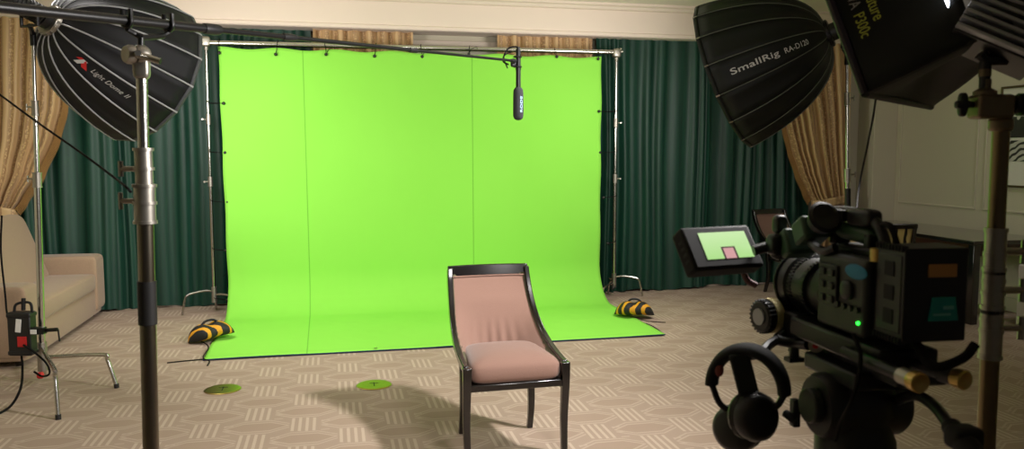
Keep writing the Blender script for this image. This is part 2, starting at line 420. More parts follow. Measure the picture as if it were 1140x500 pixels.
def tied_drape(yc, edge, straight, ztie, label, side, seed, zbot=.03):
    # edge: list of (z, x) of the swept inner edge, straight: x of the outer edge at top / tie
    def interp(tab, z):
        tab = sorted(tab)
        if z <= tab[0][0]: return tab[0][1]
        for (a, xa), (c, xc) in zip(tab, tab[1:]):
            if z <= c:
                t = (z-a)/(c-a); t2 = t*t*(3-2*t)*.4+t*.6; return xa+(xc-xa)*t2
        return tab[-1][1]
    root = thing('tied_drape', label, 'curtain', (straight[0], yc, 0), 0, 'gold damask drapes')
    b = MB(root); wtop = abs(edge[0][1]-straight[0]); nz = 60
    def pos(u, z, off=0):
        xe = interp(edge, z); xs = interp(straight_tab, z); x = xs+(xe-xs)*u
        wd = max(.12, abs(xe-xs)); q = wd/wtop
        ph = u*wtop
        d = pleats(ph, seed, .035+.03*(1-q), .14)
        return V((x, yc+d-off, z))
    straight_tab = [(zbot, straight[1]), (ztie, straight[1]), (2.95, straight[0])]
    b.grid(lambda u, v: pos(u, zbot+(2.95-zbot)*v), 110, nz, lambda u, v: (u*wtop*1.4, v*2.9))
    obj('drape_cloth', b, M['damask'], root, ang=80)
    b = MB(root)
    ts = []
    for k in range(150):
        z = ztie+.02+(2.9-ztie)*k/150
        p = pos(1, z, .004); l = .07; a = V((side*.6, -.02, -.75)).normalized()
        b.tube([p, p+a*l*.6, p+a*l+V((0,0,-.012))], [.007,.006,.004], 4)
    obj('tassel_fringe', b, M['fringe'], root)
    b = MB(root)
    xe, xs = interp(edge, ztie), interp(straight_tab, ztie); cx = (xe+xs)/2; hw = abs(xe-xs)/2+.02
    def band(u, v):
        a = 2*PI*u; return V((cx+hw*math.cos(a), yc+.085*math.sin(a), ztie-.05+.1*v-.04*side*math.cos(a)))
    b.grid(band, 32, 4, lambda u, v: (u*1.0, v*.1)); obj('tieback', b, M['damask'], root, solid=.008)
    return root
yl = 8.72
eL = [(z, x) for x, z in ((PY(px, py, yl).x, PY(px, py, yl).z) for px, py in ((72,105),(71,118),(63,150),(46,190),(26,222),(16,236)))]
eL = [(2.95, PY(82,20,yl).x)] + eL + [(.03, eL[-1][1]-.12)]
zt = PY(10,234,yl).z
tied_drape(yl, eL, (-3.42, -3.36), zt, 'gold damask drape with tassel fringe tied back behind the sofa on the far left', 1, 21)
yr = 8.72
eR = [(PY(px, py, yr).z, PY(px, py, yr).x) for px, py in ((876,140),(882,165),(890,190),(899,212),(906,226))]
eR = [(2.95, PY(845,20,yr).x)] + eR + [(.03, eR[-1][1]-.1)]
tied_drape(yr, eR, (PY(947,80,yr).x, PY(944,225,yr).x), PY(925,224,yr).z, 'gold damask drape with fringed edge tied back behind the large round softbox', -1, 31)

# ------------------------------------------------------------------ green screen and its frame
YF = 8.60; ZB = 2.715; XPL, XPR = -1.2, 3.09
root = thing('backdrop_frame', 'silver pole frame with two stands and a crossbar holding the green screen', 'stand', (XPL, YF, 0))
b = MB(root); b.cyl((XPL-.06, YF, ZB-.01), (XPR+.03, YF, ZB+.01), .025, n=16); obj('crossbar', b, M['chrome'], root)
for sx, (X, ztop) in ((-1,(XPL,2.74)), (1,(XPR,2.76))):
    b = MB(root); b.cyl((X,YF,.12), (X,YF,1.35), .0175); b.cyl((X,YF,1.3), (X,YF,ztop-.04), .0135); obj('upright', b, M['chrome'], root)
    b = MB(root)
    for z in (1.33, 1.95): b.cyl((X,YF,z-.05), (X,YF,z+.05), .024); b.cyl((X,YF,z), (X+.05*sx,YF-.02,z), .006); b.cyl((X+.05*sx-.002,YF-.035,z), (X+.05*sx,YF-.005,z), .01)
    obj('collar', b, M['castsilver'], root)
    b = MB(root); b.pill((X,YF,ZB), (.045,.04,.05), .5); b.cyl((X,YF,ZB-.08), (X,YF,ZB), .02); b.cyl((X+.02*sx,YF,ZB+.01),(X+.07*sx,YF-.01,ZB+.02),.012); b.pill((X+.03*sx,YF-.04,ZB+.04), (.012,.03,.012), .6); obj('bar_clamp', b, M['castsilver'], root)
    b = MB(root); b.cyl((X,YF,.10), (X,YF,.26), .026); obj('leg_hub', b, M['castsilver'], root)
    fl = F(203,352) if sx < 0 else F(703,330)
    base = math.atan2(fl.y-YF, fl.x-X)
    for k, (da, zz) in enumerate(((0,.22),(2.15,.18),(-2.05,.14))):
        a = base+da; R = .32 if k == 0 else (.33 if sx < 0 else .3)
        if YF+R*math.sin(a) > 8.72: R = .12/max(.2,abs(math.sin(a)))
        e = V((math.cos(a), math.sin(a), 0)); c = V((X,YF,0)); R = min(R,.33)
        b = MB(root); b.tube(bez([c+e*.02+UP*zz, c+e*.1+UP*(zz+.01), c+e*(R-.07)+UP*(zz-.01), c+e*(R-.03)+UP*(zz-.06), c+e*R+UP*.008], 6), .011, 8); obj('leg', b, M['chrome'], root)
XT0, XT1 = PY(243,57,8.55).x, PY(669.5,63,8.55).x
XF0, XF1 = F(226,402).x, F(741,374.5).x
def cloth(u, v):           # v 0 at the front hem, 1 at the top
    L = [(6.58,.012),(8.05,.012)]; R = .42; la = 1.47; lb = R*PI/2; lc = 2.655-R
    s = v*(la+lb+lc)
    if s < la: y, z = 6.58+s, .012
    elif s < la+lb: a = (s-la)/R; y, z = 8.05+R*math.sin(a), .012+R*(1-math.cos(a))
    else: t = (s-la-lb)/lc; y, z = 8.47+.075*t, .012+R+(s-la-lb)
    x0 = XF0+(XT0-XF0)*v; x1 = XF1+(XT1-XF1)*v
    if v > .6: 
        k = (v-.6)/.4; z -= .022*k**6*(1-math.cos(2*PI*u*7))*.5
    side = (min(u,1-u)*4.0); edge = math.exp(-side*6)
    x = x0+(x1-x0)*u
    if v > .42: 
        y += .018*math.sin(u*5+2*v)*math.sin(PI*u)+.008*edge*math.sin(v*40); x += .004*edge*math.sin(v*38)*(1 if u > .5 else -1)
    if s < la: z += .004*max(0, math.sin(u*14+s*3)); y += (.03*(u-.5))
    return V((x, y, z))
root = thing('green_screen', 'bright green chroma backdrop cloth hanging from the crossbar and sweeping onto the carpet', 'backdrop', ((XF0+XF1)/2, 7.5, 0))
b = MB(root); b.grid(cloth, 120, 110, lambda u, v: (u, v)); obj('cloth', b, M['chroma'], root, solid=.004, ang=80)
b = MB(root); n = 80
b.tube([cloth(i/n, 0)+V((0,-.004,-.003)) for i in range(n+1)], .006, 6); obj('hem', b, M['hem'], root, 'dark blue front hem')
for u in (.345, .60):
    b = MB(root); c = cloth(u, .012)+UP*.003; b.lathe([(.006,0),(.014,0),(.014,.003),(.006,.003)], c, UP, 12); obj('grommet', b, M['steel'], root)
# elastic ball ties
def bungee(p, anchor, label, tail=None):
    root = thing('ball_bungee', label, 'ball tie', p, 0, 'black ball ties along the green screen')
    b = MB(root); b.pill(p, (.017,.017,.017), 1, None, 12, 8); obj('ball', b, M['black'], root)
    b = MB(root); m = (p+anchor)*.5
    b.tube(bez([p, m+V((.006,-.03,.0)), anchor+V((.004,-.03,.01)), anchor+V((.012,.0,.034)), anchor+V((.01,.03,0)), p+V((.004,.008,0))], 5), .0035, 5)
    if tail: b.tube(bez([p]+[p+V(t) for t in tail], 6), .003, 5)
    obj('elastic_cord', b, M['greycable'], root)
ordn = ['first','second','third','fourth','fifth','sixth','seventh','eighth']
tops = [(244,59),(307,60.5),(363,60.5),(417,62.5),(470,63),(522,60),(620,63),(666,65.5)]
for k, (px, py) in enumerate(tops):
    p = PY(px, py, YF-.075); a = V((p.x+(.01 if k % 2 else -.015), YF, ZB))
    bungee(p, a, f'black ball tie on the top edge of the green screen, {ordn[k]} from the left', [(.03,0,.05),(.08,.0,.075),(.09,0,.05)] if k in (2,4,5) else None)
for k, (px, py) in enumerate([(249,115),(250.5,170),(253,225),(251.5,279),(253,334)]):
    p = PY(px, py, YF-.09); a = V((XPL, YF, p.z+.005))
    bungee(p, a, f'black ball tie on the left edge of the green screen, {ordn[k]} from the top', [(.03,-.01,-.1),(.02,-.01,-.2),(-.03,-.01,-.26)] if k > 1 and k < 4 else None)
for k, (px, py) in enumerate([(667,163-39),(668,170),(672,220),(676.5,271),(682,321)]):
    p = PY(px, py, YF-.09); a = V((XPR, YF, p.z+.005))
    bungee(p, a, f'black ball tie on the right edge of the green screen, {ordn[k]} from the top', [(.03,-.01,-.03),(.05,-.01,-.12),(.045,-.01,-.2)] if k in (1,3) else None)
# sandbags
def sandbag(c, rz, label, m, flip=1):
    root = thing('sandbag', label, 'sandbag', c, rz, 'black and yellow sandbags')
    b = MB(); rg = []; n = 24; L = .195
    for i in range(25):
        t = -1+2*i/24; r = max(.03, (1-abs(t)**3.2)**.8)*(1-.16*math.exp(-(t*5)**2))
        zc = .012+.07*r
        rg.append([V((t*L, .13*r*math.cos(2*PI*k/n)+.012*math.sin(5*t), zc+.068*r*(abs(math.sin(2*PI*k/n))**.8)*math.copysign(1,math.sin(2*PI*k/n)))) for k in range(n)])
    b.rings(rg); obj('bag', b, m, root, ang=80)
    b = MB(); b.tube(bez([(-.07,0,.135),(-.03,.0,.165),(.03,0,.165),(.07,0,.135)],6), .011, 6); obj('handle', b, M['blackfab'], root)
    return root
bl = F(236,380); br = F(706,354)
s1 = sandbag(bl+UP*.02, .35, 'black and yellow sandbag on the left edge of the green screen', M['hazard']); s1.rotation_euler = (0,-.12,.42)
s2 = sandbag(br+UP*.02, -.22, 'black and yellow sandbag on the right edge of the green screen', M['hazard2']); s2.rotation_euler = (0,.0,-.30)
def cable(pts, r, label, name='cable', m=None, n=8):
    b = MB(); b.tube(bez(pts, n), r, 6); solo(name, b, m or M['greycable'], label, 'cable')
cable([F(186,404,.006), F(205,402,.006), F(226,400,.008)], .005, 'thin dark cord lying on the carpet left of the green screen corner', 'cable')
cable([F(221,378,.01), F(232,386,.02), F(226,398,.03), F(233,402,.01), F(231,407,.006)], .005, 'thin dark cord curling over the front left corner of the green screen', 'cable')
cable([F(719,360,.01), F(728,364,.008), F(739,372,.006)], .004, 'thin dark cord beside the right sandbag, nearer one', 'cable')
cable([F(713,356,.03), F(725,358,.008), F(741,359,.006)], .004, 'thin dark cord beside the right sandbag, farther one', 'cable')

# ------------------------------------------------------------------ floor boxes
for (px, py, lab) in ((248,434,'round brass floor outlet cover flush in the carpet, left one near the pole'), (416.5,429,'round floor outlet cover glowing green from the screen, left of the chair')):
    c = F(px, py); root = thing('floor_outlet', lab, 'floor outlet', c, 0, 'round floor outlet covers')
    b = MB(); b.lathe([(.1,0),(.118,0),(.122,.003),(.116,.007),(.1,.007)], (0,0,0), UP, 40); obj('trim_ring', b, M['brass'], root)
    b = MB(); b.lathe([(.001,0),(.1,0),(.1,.006),(.001,.006)], (0,0,0), UP, 40); obj('cover_plate', b, M['discplate'], root)
    b = MB(); b.box((0,0,.007), (.006,.09,.003)); b.box((.0,.03,.007), (.06,.006,.003)); obj('lid_slot', b, M['blackmat'], root)

# ------------------------------------------------------------------ chairs
def make_chair(label, loc, rz, group):
    root = thing('side_chair', label, 'chair', loc, rz, group)
    curve = [(.232,.45,.935),(.236,.425,.86),(.24,.375,.77),(.248,.29,.67),(.258,.16,.585),(.264,.0,.532),(.267,-.14,.508),(.268,-.215,.50)]
    cpts = bez(curve, 5)
    def strip(b, pts, sx, w, hs):
        rg = []
        for i, p in enumerate(pts):
            t = (pts[min(i+1,len(pts)-1)]-pts[max(i-1,0)]); t.x = 0; t.normalize(); nrm = V((0,-t.z,t.y)); h = hs(i/(len(pts)-1))
            q = V((p.x*sx, p.y, p.z))
            rg.append([q+nrm*h/2+V((w/2,0,0)), q+nrm*h/2-V((w/2,0,0)), q-nrm*h/2-V((w/2,0,0)), q-nrm*h/2+V((w/2,0,0))])
        b.rings(rg)
    for sx in (-1,1):
        b = MB(); strip(b, cpts, sx, .03, lambda t: .05-.008*t); obj('side_rail', b, M['darkwood'], root, bevel=.006)
        b = MB(); leg = bez([(.266,-.222,.515),(.267,-.222,.40),(.266,-.205,.2),(.262,-.225,0)], 6)
        rg = []
        for i, p in enumerate(leg):
            w = .046-.014*(i/(len(leg)-1)); q = V((p.x*sx, p.y, p.z))
            rg.append([q+V((a*w/2, c*w/2, 0)) for a, c in ((1,1),(-1,1),(-1,-1),(1,-1))])
        b.rings(rg); obj('front_leg', b, M['darkwood'], root, bevel=.005)
        b = MB(); leg = bez([(.20,.235,.47),(.20,.215,.30),(.203,.215,.15),(.205,.255,0)], 6); rg = []
        for i, p in enumerate(leg):
            w = .044-.012*(i/(len(leg)-1)); q = V((p.x*sx, p.y, p.z))
            rg.append([q+V((a*w/2, c*w/2, 0)) for a, c in ((1,1),(-1,1),(-1,-1),(1,-1))])
        b.rings(rg); obj('rear_leg', b, M['darkwood'], root, bevel=.005)
    # top rail, slightly bowed
    b = MB(); rg = []
    for i in range(13):
        t = -1+2*i/12; x = .243*t; y = .452+.03*(1-t*t); z = .918
        rg.append([V((x,y-.016,z-.03)), V((x,y+.016,z-.035)), V((x,y+.026,z+.032)), V((x,y-.006,z+.034))])
    b.rings(rg); obj('top_rail', b, M['darkwood'], root, bevel=.005)
    zs = [p.z for p in cpts]
    def edge_at(z):
        for a, c in zip(cpts, cpts[1:]):
            if c.z <= z <= a.z: t = (a.z-z)/(a.z-c.z+1e-9); return a.lerp(c, t)
        return cpts[-1] if z < cpts[-1].z else cpts[0]
    def pad(inset, zt, zb, off):
        def fn(u, v):
            z = zb+(zt-zb)*v; e = edge_at(z); s = 2*u-1
            yb = .245+(z-.42)*.40; yb = max(yb, e.y+.015)+off
            k = (1-abs(s)**3.2); lump = .016*math.sin(s*26)*max(0, .66-z)*4*(1-abs(s)) if off == 0 else 0
            return V(((e.x-inset)*s*(1-.06*(1-abs(s))), e.y+(yb-e.y)*k-.012*math.sin(PI*v)*k*(1 if off == 0 else 0)+lump, z))
        return fn
    b = MB(); b.grid(pad(.016,.892,.40,0), 48, 30); obj('back_pad', b, M['pink'], root, ang=80)
    b = MB(); b.grid(pad(.010,.90,.37,.03), 32, 20); obj('back_shell', b, M['pinkback'], root, 'dark patterned outer back', solid=.01, ang=80)
    b = MB(); pts = [pad(.016,.892,.40,0)(i/30, 1)+V((0,-.006,-.004)) for i in range(31)]; b.tube(pts, .005, 6); obj('piping', b, M['pink'], root)
    b = MB(); b.pill((0,-.01,.475), (.255,.232,.078), .62, None, 48, 20, .26)
    for i, p in enumerate(b.v):
        f = (p.y+.24)/.48; p.x *= 1-.16*max(0,f); p.z += .018*(1-(p.x/.26)**2)*(1-((p.y+.01)/.24)**2) if p.z > .475 else 0
    obj('seat_cushion', b, M['pink'], root, ang=80)
    b = MB(); rg = []
    out = [(-.255,-.235),(.255,-.235),(.20,.235),(-.20,.235)]
    b.prism([(x,y,.385) for x, y in out], (0,0,1), .038); obj('seat_rail', b, M['darkwood'], root, bevel=.006)
    return root
ch = make_chair('dark framed chair with pink brown upholstery standing in front of the green screen', (.914, 4.265, 0), math.radians(2.0), 'dark framed pink brown chairs')
dup(ch, (5.16, 8.27, 0), .22, 'dark framed pink brown chair by the curtain, partly hidden behind the monitor')
# striped chair behind the camera
def striped_chair():
    c = P(960, 330, 7.45); root = thing('striped_armchair', 'dark wooden armchair with cream and black striped back beside the dark table', 'chair', (c.x, c.y, 0), 2.80)
    b = MB(); b.grid(lambda u, v: V(((u-.5)*(.54+.05*v), .24+.10*v+.05*math.sin(PI*u), .46+.50*v)), 20, 10); obj('back_pad', b, M['creamstripe'], root, solid=.05, ang=80)
    b = MB(); b.grid(lambda u, v: V(((u-.5)*.66, .35+.05*math.sin(PI*u), .955+.045*v)), 20, 1); obj('top_rail', b, M['darkwood'], root, solid=.05, bevel=.01)
    b = MB(); b.pill((0,0,.43), (.28,.26,.06), .35, None, 32, 14, .25); obj('seat_cushion', b, M['creamstripe'], root, ang=80)
    b = MB(); b.box((0,0,.36), (.56,.52,.05)); obj('seat_rail', b, M['darkwood'], root, bevel=.008)
    for sx in (-1,1):
        b = MB(); b.tube(bez([(sx*.31,.36,.97),(sx*.30,.30,.6),(sx*.285,.25,.36),(sx*.285,.30,0)],6), .022, 8); obj('rear_leg', b, M['darkwood'], root)
        b = MB(); b.cyl((sx*.27,-.24,.62), (sx*.26,-.24,0), .024, .016, 8); obj('front_leg', b, M['darkwood'], root)
        b = MB(); b.tube(bez([(sx*.30,.31,.66),(sx*.30,.1,.67),(sx*.285,-.15,.66),(sx*.27,-.25,.61)],6), .022, 8); obj('armrest', b, M['darkwood'], root)
striped_chair()

# ------------------------------------------------------------------ table, picture, white panel on the right
TX0, TY0, TY1, TZ = 5.80, 6.35, 8.60, .80
root = thing('dining_table', 'long dark polished table standing along the right wall', 'table', (TX0+.5, (TY0+TY1)/2, 0))
b = MB(root); b.box(((TX0+6.71)/2, (TY0+TY1)/2, TZ-.02), (6.71-TX0, TY1-TY0, .04)); obj('table_top', b, M['tablewood'], root, bevel=.008)
b = MB(root)
for x in (TX0+.07, 6.64): b.box((x, (TY0+TY1)/2, TZ-.095), (.03, TY1-TY0-.2, .11))
for y in (TY0+.07, TY1-.07): b.box(((TX0+6.71)/2, y, TZ-.095), (6.71-TX0-.2, .03, .11))
obj('apron', b, M['mahogany'], root, bevel=.004)
for x in (TX0+.08, 6.63):
    for y in (TY0+.08, TY1-.08):
        b = MB(root); b.box((x, y, (TZ-.04)/2), (.075, .075, TZ-.04)); obj('leg', b, M['tablewood'], root, bevel=.006)
py0, py1 = PX(1114,150,XR).y, PX(1114,150,XR).y-.78
zt_, zb_ = PX(1116,97,XR).z, PX(1116,208,XR).z
root = thing('framed_print', 'framed pair of black and white prints hanging on the right wall', 'picture', (XR-.02, (py0+py1)/2, zb_))
b = MB(root); w = .022
for y in (py0-w/2, py1+w/2): b.box((XR-.014, y, (zt_+zb_)/2), (.026, w, zt_-zb_))
for z in (zt_-w/2, zb_+w/2): b.box((XR-.014, (py0+py1)/2, z), (.026, abs(py0-py1)-2*w, w))
obj('frame', b, M['darkframe'], root, bevel=.003)
b = MB(root); b.box((XR-.008, (py0+py1)/2, (zt_+zb_)/2), (.008, abs(py0-py1)-.03, zt_-zb_-.03)); obj('mount_board', b, M['paperwhite'], root)
ay = PX(1121,150,XR).y; sz = .40
for k, (m, z) in enumerate((('art0', PX(1121,142,XR).z), ('art1', PX(1121,168,XR).z))):
    h = .21; b = MB(root); b.box((XR-.014, ay-sz/2, z), (.004, sz, h)); obj('print', b, M[m], root)
c = F(1148, 366)
b = MB(); b.box((c.x+.12, c.y, .29), (.3, .3, .58)); solo('white_pedestal', b, M['whitebox'], 'white box at the right edge of the picture, behind the steel pole', 'box', bevel=.008)

# ------------------------------------------------------------------ sofa
SX, SY0, SY1 = -2.265, 6.62, 8.76
def sofa():
    root = thing('sofa', 'beige upholstered sofa against the left wall beneath the tied gold drape', 'sofa', (SX-.5, (SY0+SY1)/2, 0))
    D = 1.0; X1 = SX; X0 = SX-D
    ax = lambda a, c: (a+c)/2
    aw = .28
    b = MB(root); b.pill((ax(X0+.28,X1)-.01, ax(SY0,SY1), .185), ((D-.28)/2-.005, (SY1-SY0)/2-.01, .145), .1, None, 40, 14, .1); obj('base', b, M['sofa'], root, ang=60)
    b = MB(root); b.pill((ax(X0+.4,X1), ax(SY0+aw,SY1-aw), .375), ((D-.4)/2+.012, (SY1-SY0)/2-aw+.01, .085), .25, None, 48, 16, .12); obj('seat_cushion', b, M['sofa'], root, ang=70)
    for y in (SY0+aw/2, SY1-aw/2):
        b = MB(root); b.pill((ax(X0+.3,X1)+.005, y, .345), ((D-.3)/2, aw/2, .275), .16, None, 56, 24, .10); obj('armrest', b, M['sofa'], root, ang=70)
    b = MB(root); R = Mx.Rotation(-.34, 3, 'Y'); b.pill((X0+.38, ax(SY0+.03,8.45), .66), (.16, (8.45-SY0-.03)/2, .38), .22, R, 48, 20, .16); obj('backrest', b, M['sofa'], root, ang=70)
    for x in (X0+.36, X1-.1):
        for y in (SY0+.1, SY1-.1):
            b = MB(root); b.cyl((x,y,.05), (x,y,0), .028, .02, 10); obj('foot', b, M['darkwood'], root)
sofa()

# ------------------------------------------------------------------ stands
def stand(name, label, base, top, r, legs, collars, m=None, R=.45, hub=(.12,.32), bands=(), cx=.006):
    """column with telescoping risers; legs = list of angles; collars = list of z"""
    m = m or M['chrome']
    root = thing(name, label, 'stand', (base[0], base[1], 0))
    b0 = V((base[0], base[1], 0)); tp = V(top)
    ax = lambda z: b0.lerp(tp, z/tp.z)
    zs = [hub[0]-.04]+list(collars)+[tp.z]
    for i in range(len(zs)-1):
        b = MB(root); b.cyl(ax(zs[i]), ax(zs[i+1]), r[i], n=20); obj('column' if i == 0 else 'riser', b, m, root)
    for i, z in enumerate(collars):
        b = MB(root); rr = r[i]+cx
        b.cyl(ax(z-.05), ax(z+.045), rr, n=20)
        for dz in (-.05, .0, .045): b.cyl(ax(z+dz-.004), ax(z+dz+.004), rr+cx*.6, n=20)
        c = obj('collar', b, M['castsilver'], root)
        b = MB(root); q = ax(z+.005); e = CR*(-1 if top[0] < 0 else 1)
        b.cyl(q+e*rr*.8, q+e*(rr+.035), .007, n=8); b.tube([q+e*(rr+.036)-UP*.022, q+e*(rr+.036)+UP*.022], .006, 8); obj('tee_knob', b, M['castsilver'], c)
    b = MB(root); b.cyl(ax(hub[0]), ax(hub[1]), r[0]+.009, n=20); obj('leg_hub', b, M['castsilver'], root)
    for k, a in enumerate(legs):
        e = V((math.cos(a), math.sin(a), 0)); zz = hub[1]-.04-.06*k; Rk = R[k] if isinstance(R, (list,tuple)) else R
        b = MB(root)
        b.tube(bez([ax(zz)+e*.02, ax(zz)+e*.06, b0+e*(Rk-.10)+UP*(zz+.03), b0+e*(Rk-.06)+UP*(zz-.01), b0+e*Rk+UP*.012], 6), .0135, 10)
        lg = obj('leg', b, m, root)
        b = MB(root); b.cyl(b0+e*(Rk-.003)+UP*.03, b0+e*Rk, .017, n=10); obj('rubber_foot', b, M['black'], lg)
    for z0, z1, rr in bands:
        b = MB(root); b.cyl(ax(z0), ax(z1), rr+.003, n=20); obj('tape_band', b, M['tape'], root, 'black band round the column')
    return root, ax
# --- left dome stand
bL = F(48, 428); tL = P(37, 46, bL.dot(CF)); 
f1, f2 = F(65,467), F(130,432)
a1 = math.atan2(f1.y-bL.y, f1.x-bL.x); a2 = math.atan2(f2.y-bL.y, f2.x-bL.x)
z_of = lambda px, py, d: P(px, py, d).z
dL = bL.dot(CF)
stL, axL = stand('light_stand', 'slim chrome light stand beside the sofa carrying the left softbox', bL, tL, [.0225,.016,.0125], [a1, a2, a2+2.2],
    [z_of(42,200,dL), z_of(39,120,dL)], R=[(f1-bL).length, (f2-bL).length, .42], hub=(.10,.30))
# power box and its pieces
dP = dL-.12
pc = P(25, 371, dP)
root = thing('power_supply', 'black power supply box with red label clamped to the left light stand', 'power supply', pc)
pm = Mx.Translation(pc) @ look(CF).to_4x4(); b = MB(mx=root.matrix_basis.inverted() @ pm)
b.box((0,0,0), (.155,.08,.30)); b.box((0,0,.13),(.165,.09,.03)); b.box((0,0,-.13),(.165,.09,.03)); obj('case', b, M['black'], root, bevel=.008)
b = MB(mx=root.matrix_basis.inverted() @ pm); b.box((.02,-.042,-.05), (.06,.006,.07)); obj('badge', b, M['red'], root, 'red badge')
b = MB(mx=root.matrix_basis.inverted() @ pm); b.box((.0,-.042,.06), (.035,.006,.09), Mx.Rotation(.12,3,'Y')); obj('sticker', b, M['whitelab'], root, 'white sticker')
b = MB(mx=root.matrix_basis.inverted() @ pm); b.tube(bez([(-.05,0,.14),(-.03,0,.2),(.06,0,.21),(.075,0,.14)],6), .009, 8); b.cyl((.015,0,.16),(.02,0,.24),.014,n=10); obj('handle', b, M['blackmat'], root)
b = MB(mx=root.matrix_basis.inverted() @ pm); b.box((.115,-.01,.02),(.09,.05,.045)); b.cyl((.16,0,.02),(.25,-.02,.03),.013,n=10); b.tube([(.235,-.02,.03),(.262,-.03,.03),(.268,-.03,-.05)],.006,6); obj('clamp', b, M['blackmetal'], root)
b = MB(mx=root.matrix_basis.inverted() @ pm); b.box((.105,-.05,.02),(.04,.006,.03)); obj('clamp_label', b, M['whitelab'], root, 'white tag on the clamp')
cable([P(2,240,dL-.1), P(1,280,dL-.1), P(6,330,dL-.1), P(8,350,dL-.1), P(16,385,dL-.12)], .007, 'black power cable hanging beside the left light stand down to the power box')
cable([P(24,396,dP), P(25,410,dP), F(23,432,.12), F(12,452,.02), F(-6,463,.008)], .008, 'black cable dropping from the power box onto the carpet')
cable([P(26,384,dP-.05), P(38,392,dP-.05), P(52,405,dP-.06), P(55,416,dP-.05), P(47,419,dP-.02), P(38,414,dP)], .007, 'black cable looped around the foot of the left light stand')
b = MB(); q = P(45,418,dL-.06); b.pill(q, (.022,.022,.022), .7); solo('red_plug', b, M['red'], 'small red plug at the base of the left light stand', 'plug')

# ------------------------------------------------------------------ dome softboxes
def dome(label, hub, n, R, depth, N, seam, fabric, roll=0, tmax=.9, seam_r=.006, r0=.09, texts=()):
    rot = look(n) @ Mx.Rotation(roll, 3, 'Y')
    root = thing('dome_softbox', label, 'softbox', hub, rot=rot)
    def prof(t):
        a = t*tmax*PI/2; s = math.sin(tmax*PI/2); c = 1-math.cos(tmax*PI/2)
        return r0+(R-r0)*math.sin(a)/s, depth*(1-math.cos(a))/c
    def rib(k, t):
        r, y = prof(t); a = 2*PI*k/N; return V((r*math.cos(a), y, r*math.sin(a)))
    def surf(kk, t):                     # point on the flat gore between ribs
        k = math.floor(kk); w = kk-k; p = rib(k, t).lerp(rib(k+1, t), w)
        q = 1-.05*math.sin(PI*w)*math.sin(PI*t); return V((p.x*q, p.y, p.z*q))
    for k in range(N):
        b = MB(); b.grid(lambda u, v: surf(k+u*.9999, v), 4, 14); obj('fabric_panel', b, fabric, root, solid=.003, ang=50)
        b = MB(); b.tube([rib(k, i/14)*1.004 for i in range(15)]+[rib(k,1)+V((0,.012,0))], seam_r, 6); obj('rib', b, seam, root)
        b = MB(); p = rib(k, 1); a = V((-p.z, 0, p.x)).normalized(); b.box(p+V((0,.01,0)), (.012,.03,.012), Mx.Rotation(-2*PI*k/N,3,'Y')); obj('rib_tip', b, seam if seam_r > .0055 else M['steel'], root)
    b = MB(); b.lathe([(.001,depth-.02),(R*.985,depth-.02),(R*.985,depth-.012),(.001,depth-.012)], (0,0,0), V((0,1,0)), N); obj('diffuser', b, M['diffuser'], root)
    b = MB(); rm = [rib(k, 1) for k in range(N)]
    b.rings([[p+V((0,-.004,0)) for p in rm], [p+V((0,.03,0)) for p in rm]], True, False); obj('rim_band', b, fabric if seam_r < .0055 else M['rimgrey'], root, solid=.006)
    b = MB(); b.lathe([(.072,-.03),(r0+.012,-.03),(r0+.02,-.01),(r0+.02,.012),(r0+.004,.03),(.072,.03)], (0,0,0), V((0,1,0)), 32)
    for k in range(N):
        p = rib(k,0); b.box(V((p.x*1.12, 0, p.z*1.12)), (.02,.05,.02), Mx.Rotation(-2*PI*k/N,3,'Y'))
    obj('speed_ring', b, M['castsilver'] if seam_r > .0055 else M['blackmetal'], root)
    L = 0; prev = rib(0,0); 
    for i in range(1, 41): q = rib(0,i/40); L += (q-prev).length; prev = q
    for (kk, t0, t1, s, m, flip, shear, wd) in texts:
        # text baseline runs from t0 to t1 along the gore kk; glyph height = wd fraction of gore
        vs, fs = textpts(s, 1.0, shear, 1.05, .012) if isinstance(s, str) else s
        x0 = min(v.x for v in vs); x1 = max(v.x for v in vs); y0 = min(v.y for v in vs); y1 = max(v.y for v in vs)
        b = MB(); out = []
        for v in vs:
            t = t0+(t1-t0)*(v.x-x0)/(x1-x0); w = kk+flip*(((v.y-y0)/(y1-y0))-.5)*wd
            p = surf(w, t); r_, y_ = p, 0
            nr = V((p.x, 0, p.z)).normalized()*.72+V((0,-.7,0)); out.append(p+nr*.007)
        b.add(out, fs); obj('printed_name', b, m, root, smooth=False)
    return root, rot, rib
RL, DL, RR, DR = .55, .76, .63, .82
def gore_roll(hub, n, R, depth, N, t, px, py, tmax=.86, r0=.09):   # roll that centres a gore on the lettering
    a = t*tmax*PI/2; r = r0+(R-r0)*math.sin(a)/math.sin(tmax*PI/2); y = depth*(1-math.cos(a))/(1-math.cos(tmax*PI/2)); rot = look(n)
    best = min(range(720), key=lambda i: (proj(hub+rot @ V((r*math.cos(i*PI/360), y, r*math.sin(i*PI/360))))[0]-px)**2+(proj(hub+rot @ V((r*math.cos(i*PI/360), y, r*math.sin(i*PI/360))))[1]-py)**2)
    ang = best*PI/360; k = round(ang/(2*PI/N)-.5); return -(ang-(k+.5)*2*PI/N), k+.5
chev = ([V((0,.0,0)),V((.30,1,0)),V((.52,1,0)),V((.22,0,0))], [(0,1,2,3)])
chev2 = ([V((.42,.52,0)),V((.56,.98,0)),V((.78,.98,0)),V((1.0,0,0)),V((.78,0,0)),V((.62,.6,0))], [(0,1,2,5),(2,3,4,5)])
hubL = P(58, 24, dL-.02); nL = cam_dir(.43, .82, -.36)
rollL, KL = gore_roll(hubL, nL, RL, DL, 16, .6, 118, 93)
logo = lambda pts, x0, x1: (pts[0]+[V((0,-.0,0))], pts[1])
